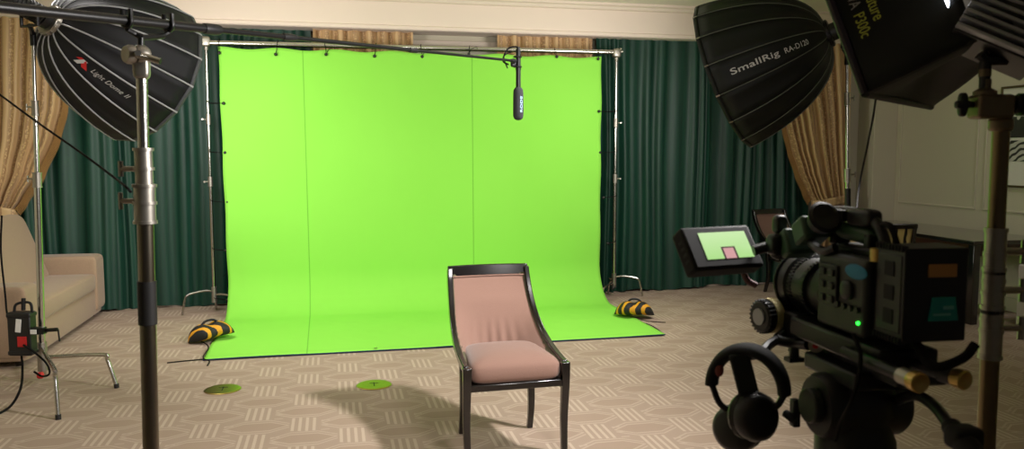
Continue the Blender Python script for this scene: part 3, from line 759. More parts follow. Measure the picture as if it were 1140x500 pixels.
domeL, rotL, ribL = dome('black round softbox with pale seams on the light stand at the left', hubL, nL, RL, DL, 16, M['seamlight'], M['blackfab'], rollL, .86, .0065,
    texts=())
stoffL = tL
def head_light(label, hub, n, L, r, stand_top, m=M['black']):
    rot = look(n); root = thing('studio_light', label, 'studio light', hub-n*.05, rot=rot)
    b = MB(); b.lathe([(.001,-L),(r*.9,-L),(r,-L+.03),(r,-.05),(r*.8,-.03),(.07,-.03),(.07,.02),(.001,.02)], (0,0,0), V((0,1,0)), 24)
    for k in range(10): b.lathe([(r,-L+.05+.025*k),(r+.006,-L+.05+.025*k),(r+.006,-L+.06+.025*k),(r,-L+.06+.025*k)], (0,0,0), V((0,1,0)), 24)
    obj('lamp_body', b, m, root)
    inv = root.matrix_basis.inverted()
    yc = hub-n*(L*.55); side = n.cross(UP).normalized()
    b = MB(root); tp = V(stand_top)
    b.cyl(tp-UP*.03, tp+UP*.06, .02, n=12); 
    lo = V((yc.x, yc.y, min(yc.z-r-.03, tp.z+.08)))
    b.tube([tp+UP*.05, lo], .016, 8)
    b.tube([yc+side*(r+.025), yc+side*(r+.025)-UP*(yc.z-lo.z), lo, yc-side*(r+.025)-UP*(yc.z-lo.z), yc-side*(r+.025)], .012, 8)
    for s in (-1,1): b.cyl(yc+side*s*r*.9, yc+side*s*(r+.05), .022, n=12)
    obj('yoke', b, M['blackmetal'], root)
    return root
head_light('black studio lamp with U yoke behind the left softbox', hubL, nL, .30, .062, tL)
# --- right dome
dR = 6.55
bR = P(947, 330, dR); bR.z = 0; tR = P(943, 68, dR)
fR = F(876, 391); aR = math.atan2(fR.y-bR.y, fR.x-bR.x)
stand('light_stand', 'slim chrome light stand behind the cinema camera carrying the large round softbox', bR, tR, [.020,.0155,.012], [aR, aR+2.1, aR-2.1],
    [z_of(946,195,dR), z_of(944,110,dR)], R=.5, hub=(.10,.30), bands=((z_of(946,232,dR), z_of(946,210,dR), .020),))
hubR = P(921, 38, dR-.05); nR = cam_dir(-.82, .45, -.35)
rollR, KR = gore_roll(hubR, nR, RR, DR, 16, .65, 828, 75)
domeR, rotR, ribR = dome('large black round softbox with pale lettering facing the green screen from the right', hubR, nR, RR, DR, 16, M['seamdark'], M['domefab'], rollR, .86, .004,
    texts=())
head_light('black studio lamp joined to the large round softbox', hubR, nR, .24, .06, tR)

# ------------------------------------------------------------------ boom, microphone and its combo stand
dB = 2.1
bB = P(163, 500, dB); bB = V((bB.x, bB.y, 0)); tB = P(157, 60, dB)
zB = lambda y: z_of(160, y, dB)
stB, axB = stand('combo_stand', 'thick steel stand in the left foreground holding up the boom pole', bB, tB, [.0205,.0135], [2.6,.5,-1.6], [zB(226)], R=.5, hub=(.12,.34),
    bands=((zB(361), zB(313), .0205),))
b = MB(stB); q = axB(zB(188)); b.cyl(q-UP*.05, q+UP*.05, .022, n=20)
for dz in (-.05,0,.05): b.cyl(q+UP*(dz-.004), q+UP*(dz+.004), .026, n=20)
cB = obj('collar', b, M['castsilver'], stB)
b = MB(stB); b.cyl(q-CR*.02, q-CR*.06, .007, n=8); b.tube([q-CR*.06-UP*.02, q-CR*.06+UP*.02], .0065, 8); obj('tee_knob', b, M['castsilver'], cB)
for o in stB.children:
    if o.name.startswith('column'): o.data.materials[0] = M['dimreflect']
# grip head
g = axB(zB(62)); root = thing('grip_head', 'silver grip head clamped on top of the left foreground stand', 'clamp', g)
b = MB(root); b.lathe([(.001,-.016),(.022,-.016),(.027,-.008),(.027,.008),(.022,.016),(.001,.016)], g, CF*.8+CR*.6, 28); b.lathe([(.001,-.010),(.020,-.012),(.024,-.004),(.024,.008),(.001,.010)], g-(CF*.8+CR*.6).normalized()*.030, CF*.8+CR*.6, 28); obj('disc', b, M['castsilver'], root)
b = MB(root); b.pill(g+V((0,0,-.03)), (.02,.02,.03), .5); obj('socket', b, M['castsilver'], root)
b = MB(root); k0 = g-CF*.03; b.tube([k0, k0+CR*.03-UP*.008, k0+CR*.062-UP*.018], [.010,.009,.008], 10); b.cyl(k0, k0-CF*.03+CR*.02, .008, n=10); obj('tee_handle', b, M['chrome'], root)
# boom cradle: a spike with two forked hooks
tip0 = P(157, 15, dB)
root = thing('boom_cradle', 'black forked cradle on the grip head with the boom pole resting in it', 'holder', g)
b = MB(root); s0 = g+UP*.02; 
b.cyl(s0, P(157,42,dB), .0075, n=10); obj('spigot', b, M['blackmetal'], root)
bdir = (P(575,68,4.2)-P(0,8,1.785)).normalized(); bside = bdir.cross(UP).normalized()
bp = lambda t: P(0,8,1.785).lerp(P(575,68,4.2), t)
tst = min(range(400), key=lambda i: abs((bp(i/400)-tip0).dot(CR)))/400
cc = bp(tst)
for s in (-1, 1):
    b = MB(root); e = cc+bdir*.065*s
    b.tube(bez([P(157,42,dB), cc+bdir*.04*s-UP*.032, e-UP*.022], 6), .007, 8)
    ring = [e+(bside*math.cos(a)+UP*math.sin(a))*.017 for a in [PI*.85+i*PI*1.3/10 for i in range(11)]]
    ring = [ring[0]+UP*.02]+ring+[ring[-1]+UP*.02]
    b.tube(ring, .006, 8); obj('hook', b, M['blackmetal'], root)
root = thing('boom_pole', 'long black boom pole reaching from the upper left to the microphone', 'boom pole', bp(0))
tx = lambda px: min(range(1000), key=lambda i: abs(proj(bp(i/1000))[0]-px))/1000
sec = [(-.42, tx(236), .0125), (tx(215), tx(322), .0088), (tx(305), tx(460), .0075), (tx(440), .985, .0064)]
for k, (t0, t1, r) in enumerate(sec):
    b = MB(root); b.cyl(bp(t0), bp(t1), r, n=16); obj('tube_section', b, M['blackmetal'], root)
    b = MB(root); e = bp(t1); b.lathe([(r*.6,-.03),(r+.002,-.03),(r+.003,-.02),(r+.003,.02),(r+.001,.03),(r*.6,.03)], e, bdir, 16); obj('locking_collar', b, M['black'], root)
m0 = P(574.5, 70, 4.2)
root = thing('microphone_mount', 'small black elastic mount at the tip of the boom pole', 'mount', m0)
b = MB(root); pe = bp(.985)
b.cyl(pe, m0-CR*.012, .010, n=10); b.pill(m0-CR*.014, (.014,.014,.022), .6); obj('swivel', b, M['black'], root)
for dz in (.03,-.02):
    b = MB(root); b.tube([m0+CR*.008+UP*dz+(CR*math.cos(a)+CF*math.sin(a))*.019 for a in [2*PI*i/16 for i in range(16)]], .004, 6, closed=True); obj('ring', b, M['black'], root)
root = thing('shotgun_microphone', 'black shotgun microphone with foam windscreen hanging in front of the green screen', 'microphone', m0)
mt, mb_, fb = P(577,55,4.2), P(577,100,4.2), P(577,134,4.2)
b = MB(root); b.cyl(mt, mb_, .0125, n=16); b.cyl(mt+UP*.012, mt, .009, n=12); b.cyl(P(577,76,4.2), P(577,78,4.2), .0145, n=16); obj('body', b, M['blackmetal'], root)
b = MB(root); L = (mb_-fb).length+.012; b.lathe([(.001,0),(.012,.002),(.021,.008),(.0265,.022),(.027,.05),(.026,L-.03),(.024,L-.012),(.015,L)], fb, UP, 24); wscr = obj('windscreen', b, M['foam'], root)
vs, fs = textpts('RODE', .029, 0, 1.1, .0008); b = MB(root); out = []
ct = P(577,116,4.2)
for v in vs:
    a = .62-(v.y-.010)*.65/.027; rr = .0276; out.append(ct+CR*(math.sin(a)*rr)-CF*(math.cos(a)*rr)-UP*0+UP*(-.043+v.x)+V((0,0,0)))
b.add(out, fs); obj('lettering', b, M['textblue'], wscr, 'pale blue lettering', smooth=False)
cable([mt+UP*.01, P(573,52,4.2), P(566,54,4.2), P(562,60,4.19), P(560,68,4.18), P(566,72,4.16)], .004, 'thin black microphone lead looping at the boom tip')
cable([P(563,70,4.16), P(565,76,4.16), P(561,63,4.16), P(570,57,4.16)], .003, 'short black strap end tied round the boom tip')
cable([P(-6,101,2.9), P(40,135,2.75), P(90,170,2.55), P(125,196,2.3), P(139,207,2.08), P(146,214,2.06)], .0035, 'black cable stretched from the left edge to the foreground stand')

# ------------------------------------------------------------------ panel light top right
fr_n = cam_dir(-.60*.92, .44*.92, -.36*.74)
B_, C_ = P(963,104,1.62), P(1036,119,2.18)
wv = (C_-B_); nh = V((wv.y, -wv.x, 0)).normalized()
if nh.dot(CR) > 0: nh = -nh
tilt = math.radians(21); nN = (nh*math.cos(tilt)-UP*math.sin(tilt)).normalized(); upN = (UP*math.cos(tilt)+nh*math.sin(tilt)).normalized()
wdir = wv.normalized(); W = wv.length; HN = .58
cN = (B_+C_)/2+upN*HN/2
back = P(1094, -20, 1.62)
root = thing('panel_softbox', 'black rectangular softbox with yellow lettering hanging at the upper right', 'softbox', back)
def quadp(c, w, h, dn): return [c+wdir*a*w/2+upN*e*h/2+nN*dn for a, e in ((-1,-1),(1,-1),(1,1),(-1,1))]
fr = quadp(cN, W, HN, 0); fm = quadp(back, .32, .25, .03)
for k in range(4):
    a, c, d, e = fr[k], fr[(k+1)%4], fm[(k+1)%4], fm[k]
    nm = (c-a).cross(e-a).normalized(); cen = (a+c+d+e)/4
    if nm.dot(cen-back) < 0: nm = -nm
    b = MB(root); 
    b.grid(lambda u, v: a.lerp(c,u).lerp(e.lerp(d,u),v)+nm*(.012*math.sin(PI*v)*math.sin(u*9+k*2)+.02*math.sin(PI*v)*math.sin(PI*u)*(-1)), 22, 14); obj('side_panel', b, M['domefab'], root, solid=.003, ang=80)
b = MB(root)
for k in range(4): b.tube([fr[k], fr[(k+1)%4]], .009, 8)
obj('front_rim', b, mat('purple black piping', (44,34,44), .6), root)
for k in range(4): b = MB(root); b.tube([fr[k], fm[k]], .004, 6); obj('corner_rod', b, M['blackmetal'], root)

b = MB(root); q = quadp(cN, W-.02, HN-.02, -.01); b.add(q, [(0,1,2,3)]); obj('diffuser', b, M['diffuser'], root, solid=.004)
# lettering on the near side (edge 3: corners 3 -> 0)
def side_text(s, size, along, inset, m):
    vs, fs = textpts(s, size, 0, 1.0, .003*size); a, c = fr[3], fr[0]; d, e = fm[0], fm[3]
    ed = (c-a).normalized(); inn = ((e+d)/2-(a+c)/2); inn = (inn-ed*inn.dot(ed)).normalized(); nm = ed.cross(inn).normalized()
    if nm.dot(((a+c+d+e)/4)-cN) < 0: nm = -nm
    b = MB(root); out = [a+ed*(along+v.x)+inn*(inset+v.y*1.5)+nm*.012 for v in vs]; b.add(out, fs); obj('printed_name', b, m, root, smooth=False)
SIDE_TEXT = True
# fixture with heat sink and yoke
rotN = look(nN); root = thing('panel_light', 'grey finned LED panel light mounted behind the rectangular softbox', 'studio light', back, rot=rotN)
b = MB(); b.box((0,-.045,0), (.32,.09,.25)); obj('housing', b, M['black'], root, bevel=.01)
ri = root.matrix_basis.inverted()
fc = P(1121, 30, 1.47); fm_ = ri @ Mx.Translation(fc) @ look((CF*.85+CR*.3-UP*.15).normalized()).to_4x4() @ Mx.Rotation(math.radians(28), 4, 'Y')
b = MB(mx=fm_); b.box((0,.05,0),(.15,.12,.085)); obj('rear_housing', b, M['black'], root, bevel=.003)
b = MB(mx=fm_)
for k in range(6): b.box((0,-.015,-.036+.0145*k), (.15,.03,.006))
obj('heat_sink', b, M['fin'], root, bevel=.002)
b = MB(mx=ri); b.tube([P(1092,60,1.5), P(1097,66,1.5), P(1118,66,1.5), P(1124,56,1.5)], .012, 8); obj('yoke', b, M['blackmetal'], root)
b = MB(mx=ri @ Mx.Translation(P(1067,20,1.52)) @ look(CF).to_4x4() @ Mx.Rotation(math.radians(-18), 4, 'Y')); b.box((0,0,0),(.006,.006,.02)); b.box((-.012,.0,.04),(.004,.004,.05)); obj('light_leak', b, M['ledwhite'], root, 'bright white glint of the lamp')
# steel stand in the right foreground
dS = 1.5
bS = P(1100, 500, dS); bS = V((bS.x, bS.y, 0)); tS = P(1115, 133, dS)
zS = lambda y: z_of(1106, y, dS)
stS, axS = stand('combo_stand', 'thick steel stand in the right foreground holding the panel light', bS, tS, [.0165,.016,.0155,.015], [.9,3.0,5.1], [zS(368), zS(326), zS(283)], R=.5, hub=(.12,.34),
    bands=((zS(305), zS(301), .016),(zS(349), zS(345), .0165)), cx=.003, m=M['olivesteel'])
g = P(1103, 119, dS); root = thing('grip_head', 'warm grey grip head on top of the right foreground stand', 'clamp', g)
gm = Mx.Translation(g) @ look(CF).to_4x4(); gi = root.matrix_basis.inverted() @ gm
b = MB(mx=gi); b.box((0,0,0), (.066,.045,.044)); b.cyl((.02,0,-.02),(.02,0,-.045),.021,n=20); obj('casting', b, M['castbrown'], root, bevel=.006)
b = MB(mx=gi); b.cyl((-.033,0,.004),(-.05,0,.004),.006,n=10); b.pill((-.052,0,.004),(.008,.008,.022),.6); b.pill((-.052,0,.004),(.014,.008,.008),.6); obj('tee_knob', b, M['black'], root)
b = MB(mx=gi)
for x, r in ((.045,.017),(.056,.021),(.066,.021),(.078,.018)): b.cyl((x-.005,0,.004),(x+.004,0,.004), r, n=20)
b.cyl((.03,0,.004),(.12,0,.004),.012,n=12); obj('gear_knob', b, M['black'], root)
b = MB(mx=gi); b.lathe([(.001,.02),(.02,.02),(.02,.028),(.010,.034),(.010,.05),(.001,.05)], (-.012,0,0), UP, 20); obj('socket', b, M['castbrown'], root)
top_ = P(1097,62,dS)
b = MB(root); lo_ = P(1096,102,dS); b.cyl(lo_, lo_.lerp(top_,.42), .0095, n=14); b.cyl(lo_.lerp(top_,.62), top_, .0105, n=14); obj('spigot', b, M['black'], root)
b = MB(root); b.cyl(lo_.lerp(top_,.42), lo_.lerp(top_,.62), .0108, n=14); obj('spigot_band', b, M['castbrown'], root, 'tan band')
cable([P(976,102,1.66), P(972,130,1.75), P(965,165,1.9), P(957,205,2.0), P(954,238,1.9), P(962,262,1.6)], .0022, 'thin black cable hanging from the rectangular softbox down to the camera')

# ------------------------------------------------------------------ cinema camera
dC = 1.17
o_ = P(1047, 330, dC); CX, CY = o_.x, o_.y; CA = math.radians(-3)
camroot = thing('cinema_camera', 'black cinema camera with lens and top handle on the tripod in the right foreground', 'camera', (CX, CY, 1.325), CA)
zc = 1.325
def cb(): b = MB(); b.M = Mx.Translation((0,0,-zc)); return b
b = cb(); b.box((0,.155,1.39),(.13,.14,.125)); obj('body', b, M['camgrey'], camroot, bevel=.008)
b = cb(); b.box((-.067,.185,1.40),(.006,.055,.07)); 
for i in range(2):
    for j in range(3): b.box((-.071,.172+.026*i,1.378+.022*j),(.005,.016,.012))
obj('control_panel', b, M['black'], camroot, bevel=.002)
b = cb(); b.pill((-.066,.11,1.432),(.003,.03,.012),1); obj('cyan_sticker', b, M['cyan'], camroot, 'blue oval sticker')
b = cb(); b.pill((-.067,.098,1.352),(.003,.003,.003),1,None,10,6); obj('tally_lamp', b, M['greenled'], camroot, 'tiny green lamp')
b = cb()
for k in range(4): b.cyl((-.066,.10+.018*k,1.372),(-.071,.10+.018*k,1.372),.005,n=10)
b.pill((-.068,.13,1.40),(.006,.016,.016),.8); obj('buttons', b, M['black'], camroot)
# lens
Yx = V((0,1,0)); b = cb()
b.lathe([(.001,0),(.043,0),(.045,.02),(.05,.022),(.05,.05),(.046,.052),(.046,.07),(.052,.072),(.052,.11),(.05,.112),(.05,.13),(.056,.135),(.058,.165),(.052,.17),(.046,.165),(.03,.15),(.001,.148)], (0,.225,1.372), Yx, 40); lens = obj('lens', b, M['black'], camroot)
b = cb()
for y in (.30,.345): 
    for k in range(48):
        a = 2*PI*k/48; b.box((math.cos(a)*.0525,y,1.372+math.sin(a)*.0525),(.003,.012,.0022),Mx.Rotation(-a,3,'Y'))
obj('gear_ring', b, M['blackmetal'], lens)
b = cb(); b.tube([(.059*math.cos(a),.385,1.372+.059*math.sin(a)) for a in [2*PI*i/40 for i in range(40)]],.003,6,closed=True); obj('front_ring', b, M['camgrey'], lens)
# top handle
b = cb(); b.box((0,.17,1.458),(.06,.12,.014)); b.box((-.01,.25,1.475),(.03,.02,.03)); b.box((-.01,.15,1.472),(.03,.018,.03)); obj('top_plate', b, M['blackmetal'], camroot, bevel=.004)
b = cb(); b.tube([(-.01,.145,1.476),(-.01,.16,1.482),(-.01,.25,1.486),(-.01,.27,1.478)],[.012,.0145,.0145,.012],14); obj('handle_grip', b, M['greenbounce'], camroot, 'black grip with green bounce light in its colour')
b = cb(); b.tube(bez([(-.01,.33,1.505),(-.01,.28,1.515),(-.01,.21,1.518),(-.01,.155,1.510),(-.01,.125,1.485),(-.01,.11,1.44)],6),[.0095]*31,10)
b.box((-.01,.26,1.512),(.04,.09,.02)); b.pill((-.01,.18,1.512),(.016,.035,.015),.5); obj('handle_arch', b, M['black'], camroot, bevel=.003)
b = cb(); b.cyl((-.045,.085,1.452),(-.045,.085,1.472),.0125,n=20); obj('cream_knob', b, M['gold'], camroot, 'pale brass knob')
b = cb(); b.tube(bez([(-.01,.13,1.505),(-.02,.095,1.505),(-.02,.075,1.475),(-.015,.085,1.45)],8),.005,6); obj('handle_cable', b, M['greycable'], camroot)
# viewfinder
e0 = P(880,278,1.50); e1 = P(912,248,1.40); inv = (Mx.Translation((CX,CY,zc)) @ Mx.Rotation(CA,4,'Z')).inverted()
b = MB(mx=inv); ed = (e1-e0).normalized()
Rv = look(ed); b.box(e0.lerp(e1,.25),(.058,.034,.05),Rv); b.box(e0.lerp(e1,.72),(.05,.046,.042),Rv); vf = obj('viewfinder', b, M['greenbounce'], camroot, 'black viewfinder with green bounce light in its colour', bevel=.006)
b = MB(mx=inv); b.lathe([(.001,0),(.022,0),(.026,.012),(.03,.022),(.024,.026),(.001,.02)], e1, ed, 24); obj('eyecup', b, M['black'], vf)
b = MB(mx=inv); b.tube(bez([e0.lerp(e1,.5)+CR*.01, P(905,272,1.40), P(918,280,1.36), P(930,276,1.34)],6),.008,8); obj('viewfinder_arm', b, M['black'], vf)
# base plate
b = cb(); b.box((-.02,.17,1.305),(.10,.27,.035)); b.box((-.02,.32,1.30),(.085,.05,.05)); obj('base_plate', b, M['blackmetal'], camroot, bevel=.005)
b = MB(mx=inv); q = P(909,383,1.42); b.cyl(q, q-CF*.012-CR*.006, .013, n=18); obj('plate_knob', b, M['castsilver'], camroot)
b = MB(mx=inv); q2 = q-CF*.0125-CR*.006; b.cyl(q2, q2-CF*.003-CR*.002, .005, n=12); obj('knob_screw', b, M['red'], camroot, 'red screw centre')
b = cb(); b.tube(bez([(-.02,.02,1.335),(-.03,-.03,1.315),(.0,-.05,1.33),(.02,-.05,1.35)],6),.007,8); obj('rear_cable', b, M['greycable'], camroot)
# battery
root = thing('camera_battery', 'black block battery with orange and teal stickers on the rear of the camera', 'battery', (CX, CY, 1.335), CA)
def bb(): b = MB(); b.M = Mx.Translation((0,0,-1.335)); return b
b = bb(); b.box((0,.045,1.41),(.104,.07,.14)); 
for z in (1.341,1.479):
    for k in range(9): b.box((-.05,.015+.0075*k,z),(.012,.0035,.01))
obj('case', b, M['black'], root, bevel=.006)
b = bb(); b.box((-.0515,.045,1.41),(.004,.058,.118)); sp = obj('side_plate', b, M['camgrey'], root, 'dark grey side', bevel=.002)
b = bb()
for k in range(3): b.box((-.0535,.043,1.375+.036*k),(.003,.022,.022))
obj('side_recess', b, M['blackmat'], sp)
b = bb(); b.box((.008,.008,1.447),(.045,.003,.019)); obj('orange_sticker', b, M['orange'], root, 'orange rectangular sticker')
b = bb(); b.prism([(-.012,.0065,1.372),(.036,.0065,1.372),(.030,.0065,1.407),(-.006,.0065,1.407)],(0,1,0),.004); tl = obj('teal_sticker', b, M['teal'], root, 'teal trapezoid sticker')
b = bb(); b.box((.018,.005,1.392),(.016,.002,.005)); b.box((.008,.005,1.382),(.028,.002,.003)); obj('sticker_print', b, mat('pale teal print', (120,190,190), .6), tl)
b = bb(); b.box((.0,.09,1.41),(.09,.03,.12)); obj('mount_plate', b, M['blackmetal'], root, bevel=.004)
# rods
for k, (px, py, d) in enumerate(((1018,424,1.10),(1066,421,1.13))):
    q = P(px, py, d); ax = V((math.sin(-CA), math.cos(CA), 0)); back_ = (CF*-1*.3-ax*.7+CR*(.25 if k else .05)).normalized()
    root = thing('support_rod', ('camera support rod with pale brass end cap, left one below the battery','camera support rod with pale brass end cap, right one below the battery')[k], 'rod', q, 0, 'rods under the cinema camera')
    b = MB(root); b.cyl(q-back_*.02, q-back_*.17, .0095, n=16); obj('tube', b, M['blackmetal'], root)
    b = MB(root); b.cyl(q-back_*.028, q, .0125, n=20); obj('sleeve', b, M['castsilver'] if k == 0 else M['blackmetal'], root)
    b = MB(root); b.lathe([(.004,-.004),(.0135,-.004),(.0145,0),(.0145,.012),(.0125,.014),(.004,.011)], q, back_, 24); obj('end_cap', b, M['gold'], root)
# ------------------------------------------------------------------ tripod under the camera
tc = P(953, 450, 1.36); TXc, TYc = tc.x, tc.y
tr = thing('tripod', 'black video tripod with fluid head under the cinema camera', 'tripod', (TXc, TYc, 0), CA)
b = MB(); b.box((.02,-.02,1.272),(.09,.24,.028)); b.box((-.005,.0,1.25),(.10,.16,.03)); obj('quick_plate', b, M['black'], tr, bevel=.005)
b = MB(); b.lathe([(.001,.98),(.05,.98),(.06,1.03),(.066,1.08),(.066,1.13),(.058,1.15),(.058,1.17),(.064,1.18),(.064,1.22),(.05,1.24),(.001,1.24)], (0,0,0), UP, 32)
b.lathe([(.001,-.075),(.05,-.075),(.056,-.065),(.056,.065),(.05,.075),(.001,.075)], (0,0,1.19), V((1,0,0)), 32)
fh = obj('fluid_head', b, M['black'], tr)
b = MB(); b.cyl((-.075,0,1.19),(-.092,0,1.19),.03,n=24); b.cyl((-.09,.04,1.15),(-.1,.06,1.16),.008,n=8); b.box((-.082,.055,1.16),(.014,.018,.05)); obj('tilt_lock', b, M['camgrey'], fh, bevel=.003)
wp = lambda px, py, d: (tr.matrix_basis.inverted() @ P(px, py, d))
b = MB(); b.tube(bez([(.05,-.03,1.20), wp(1018,440,1.22), wp(1040,452,1.15), wp(1060,478,1.08), wp(1078,500,1.04), wp(1110,545,.99)],6),.0085,10); pb = obj('pan_bar', b, M['blackmetal'], tr)
b = MB(); b.tube([wp(1058,474,1.085), wp(1078,500,1.04), wp(1110,545,.99)],[.013,.017,.016],12); q = wp(1073,487,1.06); b.pill(q,(.022,.018,.016),.5); obj('pan_grip', b, M['blackmat'], pb)
for k in range(3):
    a = PI/2+2*PI*k/3; e = V((math.cos(a), math.sin(a), 0)); s = V((-e.y, e.x, 0))
    b = MB(); 
    for sg in (-1,1): b.tube([e*.05+s*.022*sg+UP*1.0, e*.33+s*.022*sg+UP*.42], .011, 10); 
    b.tube([e*.28+UP*.52, e*.54+UP*.02], .013, 10); b.box(e*.325+UP*.43,(.07,.07,.04),Mx.Rotation(a,3,'Z')); lg = obj('leg', b, M['blackmetal'], tr)
    b = MB(); b.pill(e*.54+UP*.016,(.028,.028,.016),.6); obj('rubber_foot', b, M['black'], lg)
b = MB(); b.lathe([(.001,.93),(.05,.93),(.07,.96),(.07,1.0),(.001,1.0)], (0,0,0), UP, 24); obj('bowl', b, M['blackmetal'], tr)
cable([P(950,372,1.22), P(958,395,1.2), P(955,425,1.19), P(946,450,1.2), P(936,470,1.25), P(930,490,1.28)], .0035, 'thin black cable hanging in front of the tripod head')
# ------------------------------------------------------------------ monitor
mc = P(803, 276, 1.5)
nM = (CR*math.sin(.42)*math.cos(.62)-CF*math.cos(.42)*math.cos(.62)+UP*math.sin(.62)).normalized()
rotM = look(-nM)                      # local -Y faces the viewer
root = thing('field_monitor', 'small tilted field monitor showing a pale green picture, left of the camera', 'monitor', mc, rot=rotM)
b = MB(); b.box((0,.012,0),(.158,.036,.090)); obj('case', b, M['blackmat'], root, bevel=.006)
b = MB(); b.grid(lambda u, v: V(((u-.5)*.108+.008,-.0068,(v-.5)*.056+.002)), 1, 1, lambda u, v: (u, v)); scr = obj('screen', b, M['screen'], root, 'lit pale green screen')
b = MB()
for k in range(4): b.box((-.077,.01,-.02+.013*k),(.004,.012,.006))
obj('buttons', b, M['camgrey'], root)
b = MB(root); p0 = mc+CR*.06-CF*.0+UP*-.005; b.tube(bez([p0, P(858,275,1.5), P(866,284,1.49), P(878,278,1.48)],6),.010,10); b.pill(P(864,272,1.49),(.016,.016,.02),.6); b.pill(P(868,250,1.5),(.012,.012,.018),.6); b.cyl(P(868,250,1.5),P(866,272,1.49),.006,n=8); obj('mount_arm', b, M['black'], root)
b = MB(root); b.tube(bez([P(826,300,1.54), P(832,312,1.55), P(842,318,1.55)],6),.006,8); obj('ribbon', b, mat('dark red strap',(70,24,24),.7), root, 'dark red strap')
# ------------------------------------------------------------------ follow focus
q = P(853, 352, 1.52); root = thing('follow_focus', 'follow focus wheel with cream ring mounted in front of the camera', 'follow focus', q)
axf = (-CR*.92-CF*.35).normalized()
b = MB(root); b.lathe([(.001,-.03),(.028,-.03),(.031,-.026),(.031,.012),(.027,.016),(.001,.016)], q, axf, 32)
for k in range(24):
    a = axf.orthogonal().normalized(); c2 = axf.cross(a); t = 2*PI*k/24; b.cyl(q+axf*.0+(a*math.cos(t)+c2*math.sin(t))*.031, q+axf*.014+(a*math.cos(t)+c2*math.sin(t))*.031, .0022, n=6)
ww = obj('hand_wheel', b, M['black'], root)
b = MB(root); b.lathe([(.028,-.018),(.0335,-.018),(.0335,-.002),(.028,-.002)], q, axf, 32); obj('marking_ring', b, M['cushionband'], ww, 'cream marking ring')
b = MB(root); b.lathe([(.012,.016),(.016,.016),(.016,.019),(.012,.019)], q, axf, 24); obj('wheel_groove', b, M['fin'], ww)
b = MB(root); b.box(q-axf*.048,(.045,.05,.05),look(axf)); b.tube(bez([q-axf*.05, P(878,366,1.5), P(866,378,1.48), P(886,382,1.46), P(900,384,1.43)],6),.010,10); obj('gearbox', b, M['blackmetal'], root, bevel=.005)
b = MB(root); b.tube(bez([P(866,378,1.48), P(856,384,1.46), P(848,392,1.44), P(836,396,1.43), P(824,394,1.42)],6),.009,8); b.cyl(P(884,380,1.47),P(884,398,1.47),.009,n=10); b.box(P(884,400,1.47),(.03,.02,.008)); obj('hook_arm', b, M['black'], root)
# ------------------------------------------------------------------ headphones
hc = P(832, 432, 1.41); root = thing('headphones', 'black headphones hanging from the arm below the follow focus wheel', 'headphones', hc)
hx = (CR*.86-CF*.5).normalized(); hn = hx.cross(UP).normalized(); n = 24
arc = [hc+hx*(.064*math.cos(PI-PI*i/n))+UP*(.072*math.sin(PI*i/n)-.002) for i in range(n+1)]
b = MB(root); rg = []
for i, p in enumerate(arc):
    a = PI-PI*i/n; out = (hx*math.cos(a)+UP*math.sin(a)); w = .019+.006*math.sin(PI*i/n); t = .0115
    rg.append([p+out*t*math.cos(c)+hn*w*math.sin(c) for c in [2*PI*k/12 for k in range(12)]])
b.rings(rg); obj('headband', b, M['blackmat'], root, ang=60)
b = MB(root); q = arc[5]-hn*.0; b.pill(arc[4]-CF*.018+UP*-.004,(.008,.006,.012),.9); obj('side_mark', b, mat('dull red mark',(130,60,56),.6), root, 'dull red mark')
cups = ((arc[0], P(819,477,1.44), (-CF*.72-CR*.7+UP*.1)), (arc[-1], P(842,464,1.385), (-CF*.85+CR*.45+UP*.15)))
for k, (e, c, ax) in enumerate(cups):
    b = MB(root); b.tube(bez([e, e.lerp(c,.35)+UP*-.008, c+UP*.04*(1 if k else .6), c],6),.006,8); obj('slider', b, M['blackmetal'], root)
    ax = ax.normalized(); b = MB(root); b.lathe([(.001,.022),(.03,.022),(.040,.014),(.044,0),(.042,-.012),(.030,-.02),(.001,-.02)], c, ax, 32); cu = obj('ear_cup', b, M['black'], root)
    b = MB(root); b.tube([c-ax*.022+(ax.orthogonal().normalized()*math.cos(t)+ax.cross(ax.orthogonal().normalized())*math.sin(t))*.032 for t in [2*PI*i/24 for i in range(24)]],.011,8,closed=True); obj('ear_pad', b, M['earpad'], cu)
b = MB(root); s0, s1 = P(822,393,1.40), P(838,455,1.40); sd = (s1-s0).normalized(); b.box((s0+s1)/2, (.036,(s1-s0).length,.010), look(sd, -CF)); obj('inner_strap', b, mat('dark grey green pad',(34,38,32),.7), root, bevel=.004)

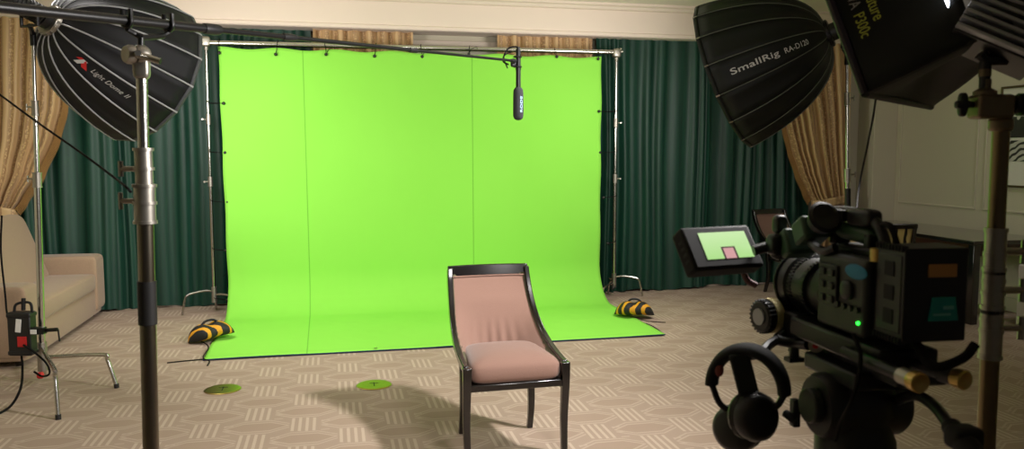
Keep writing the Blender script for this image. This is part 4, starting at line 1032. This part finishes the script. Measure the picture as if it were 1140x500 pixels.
# ------------------------------------------------------------------ printed names on the domes and softbox
def dome_text(root, N, R, depth, tmax, r0, kk, t0, t1, s, m, wd, flip, shear=0, bold=.012, name='printed_name', lab=None):
    def prof(t):
        a = t*tmax*PI/2; return r0+(R-r0)*math.sin(a)/math.sin(tmax*PI/2), depth*(1-math.cos(a))/(1-math.cos(tmax*PI/2))
    def rib(k, t):
        r, y = prof(t); a = 2*PI*k/N; return V((r*math.cos(a), y, r*math.sin(a)))
    def surf(w, t):
        k = math.floor(w); f = w-k; p = rib(k,t).lerp(rib(k+1,t), f); q = 1-.05*math.sin(PI*f)*math.sin(PI*t); return V((p.x*q,p.y,p.z*q))
    vs, fs = textpts(s, 1.0, shear, 1.04, bold) if isinstance(s, str) else s
    x0 = min(v.x for v in vs); x1 = max(v.x for v in vs); y0 = min(v.y for v in vs); y1 = max(v.y for v in vs)
    wm = root.matrix_basis; tm = (t0+t1)/2; q0 = V(proj(wm @ surf(kk, tm))); qr = V(proj(wm @ surf(kk, tm+.02*(1 if t1 > t0 else -1))))-q0; qu = V(proj(wm @ surf(kk+.1, tm)))-q0
    flip = 1 if qr.x*qu.y-qr.y*qu.x < 0 else -1
    b = MB(); out = []
    for v in vs:
        fx = (v.x-x0)/max(1e-6,x1-x0); t = t0+(t1-t0)*fx; w = kk+flip*((v.y-y0)/max(1e-6,y1-y0)-.5)*wd*(.55/max(.2,prof(t)[0]/R))
        p = surf(w, t); d = (surf(w, t+.02)-surf(w, t-.02)).normalized(); tg = (surf(w+.02,t)-surf(w-.02,t)).normalized(); nr = d.cross(tg).normalized()
        if nr.dot(V((p.x, -.3, p.z))) < 0: nr = -nr
        out.append(p+nr*.008)
    b.add(out, fs); obj(name, b, m, root, lab, smooth=False)
dome_text(domeL, 16, RL, DL, .86, .09, KL, .36, .45, chev, M['textwhite'], .5, -1, 0, 0, 'emblem', 'white stroke of the emblem')
dome_text(domeL, 16, RL, DL, .86, .09, KL, .36, .48, chev2, M['textred'], .5, -1, 0, 0, 'emblem', 'red stroke of the emblem')
dome_text(domeL, 16, RL, DL, .86, .09, KL, .50, .77, 'Light Dome II', M['textwhite'], .42, -1, .35, .0)
dome_text(domeR, 16, RR, DR, .86, .09, KR, .90, .60, 'SmallRig', M['textwhite'], .5, -1)
dome_text(domeR, 16, RR, DR, .86, .09, KR, .56, .36, 'RA-D120', M['textwhite'], .34, -1, 0, .004)
side_root = [o for o in C.objects if o.name == 'panel_softbox'][0]; root = side_root
side_text('Aputure', .022, .385, .066, M['textyellow'])
side_text('NOVA', .0205, .36, .034, M['textgrey'])
side_text('P300c', .0205, .43, .034, M['textyellow'])

# ------------------------------------------------------------------ lights
def area(name, loc, n, size, power, col, shape='DISK', sy=None, spread=PI):
    l = bpy.data.lights.new(name, 'AREA'); l.shape = shape; l.size = size; l.energy = power; l.color = col; l.spread = spread
    if sy: l.size_y = sy
    o = bpy.data.objects.new(name, l); C.objects.link(o); o.location = loc
    o.rotation_euler = V(n).to_track_quat('-Z', 'Y').to_euler(); return o
area('softbox_lamp_left', hubL+nL*(DL+.05), nL, .9, 46, (1,.96,.94))
area('softbox_lamp_right', hubR+nR*(DR+.05), nR, 1.1, 54, (1,.96,.94))
area('softbox_lamp_panel', cN+nN*.02, nN, W*.9, 60, (1,.96,.94), 'RECTANGLE', HN*.9)
# unseen fill lamps added under the ceiling for the left floor and right wall
for q, tgt, e, sp in (((-1.9,6.4),(-1.9,6.4,0),18,PI),((5.9,5.0),(7.2,6.6,1.2),15,math.radians(120))):
    area('ceiling_fill', (q[0],q[1],ZC-.02), V(tgt)-V((q[0],q[1],ZC)), .6, e, (1,.95,.92), spread=sp)
kp = CR*2.0+CF*3.35; kp.z = ZC-.03
area('ceiling_spot', kp, V((.1,5.2,.2))-kp, .32, 84, (1,.96,.94), spread=math.radians(85))
w = bpy.data.worlds.new('world'); scene.world = w; w.use_nodes = True
bg = w.node_tree.nodes['Background']; bg.inputs[0].default_value = (1,.92,.8,1); bg.inputs[1].default_value = .035
scene.view_settings.view_transform = 'Standard'; scene.view_settings.look = 'None'; scene.view_settings.exposure = 0.0
scene.cycles.use_denoising = True; scene.cycles.max_bounces = 6; scene.cycles.sample_clamp_indirect = 4.0
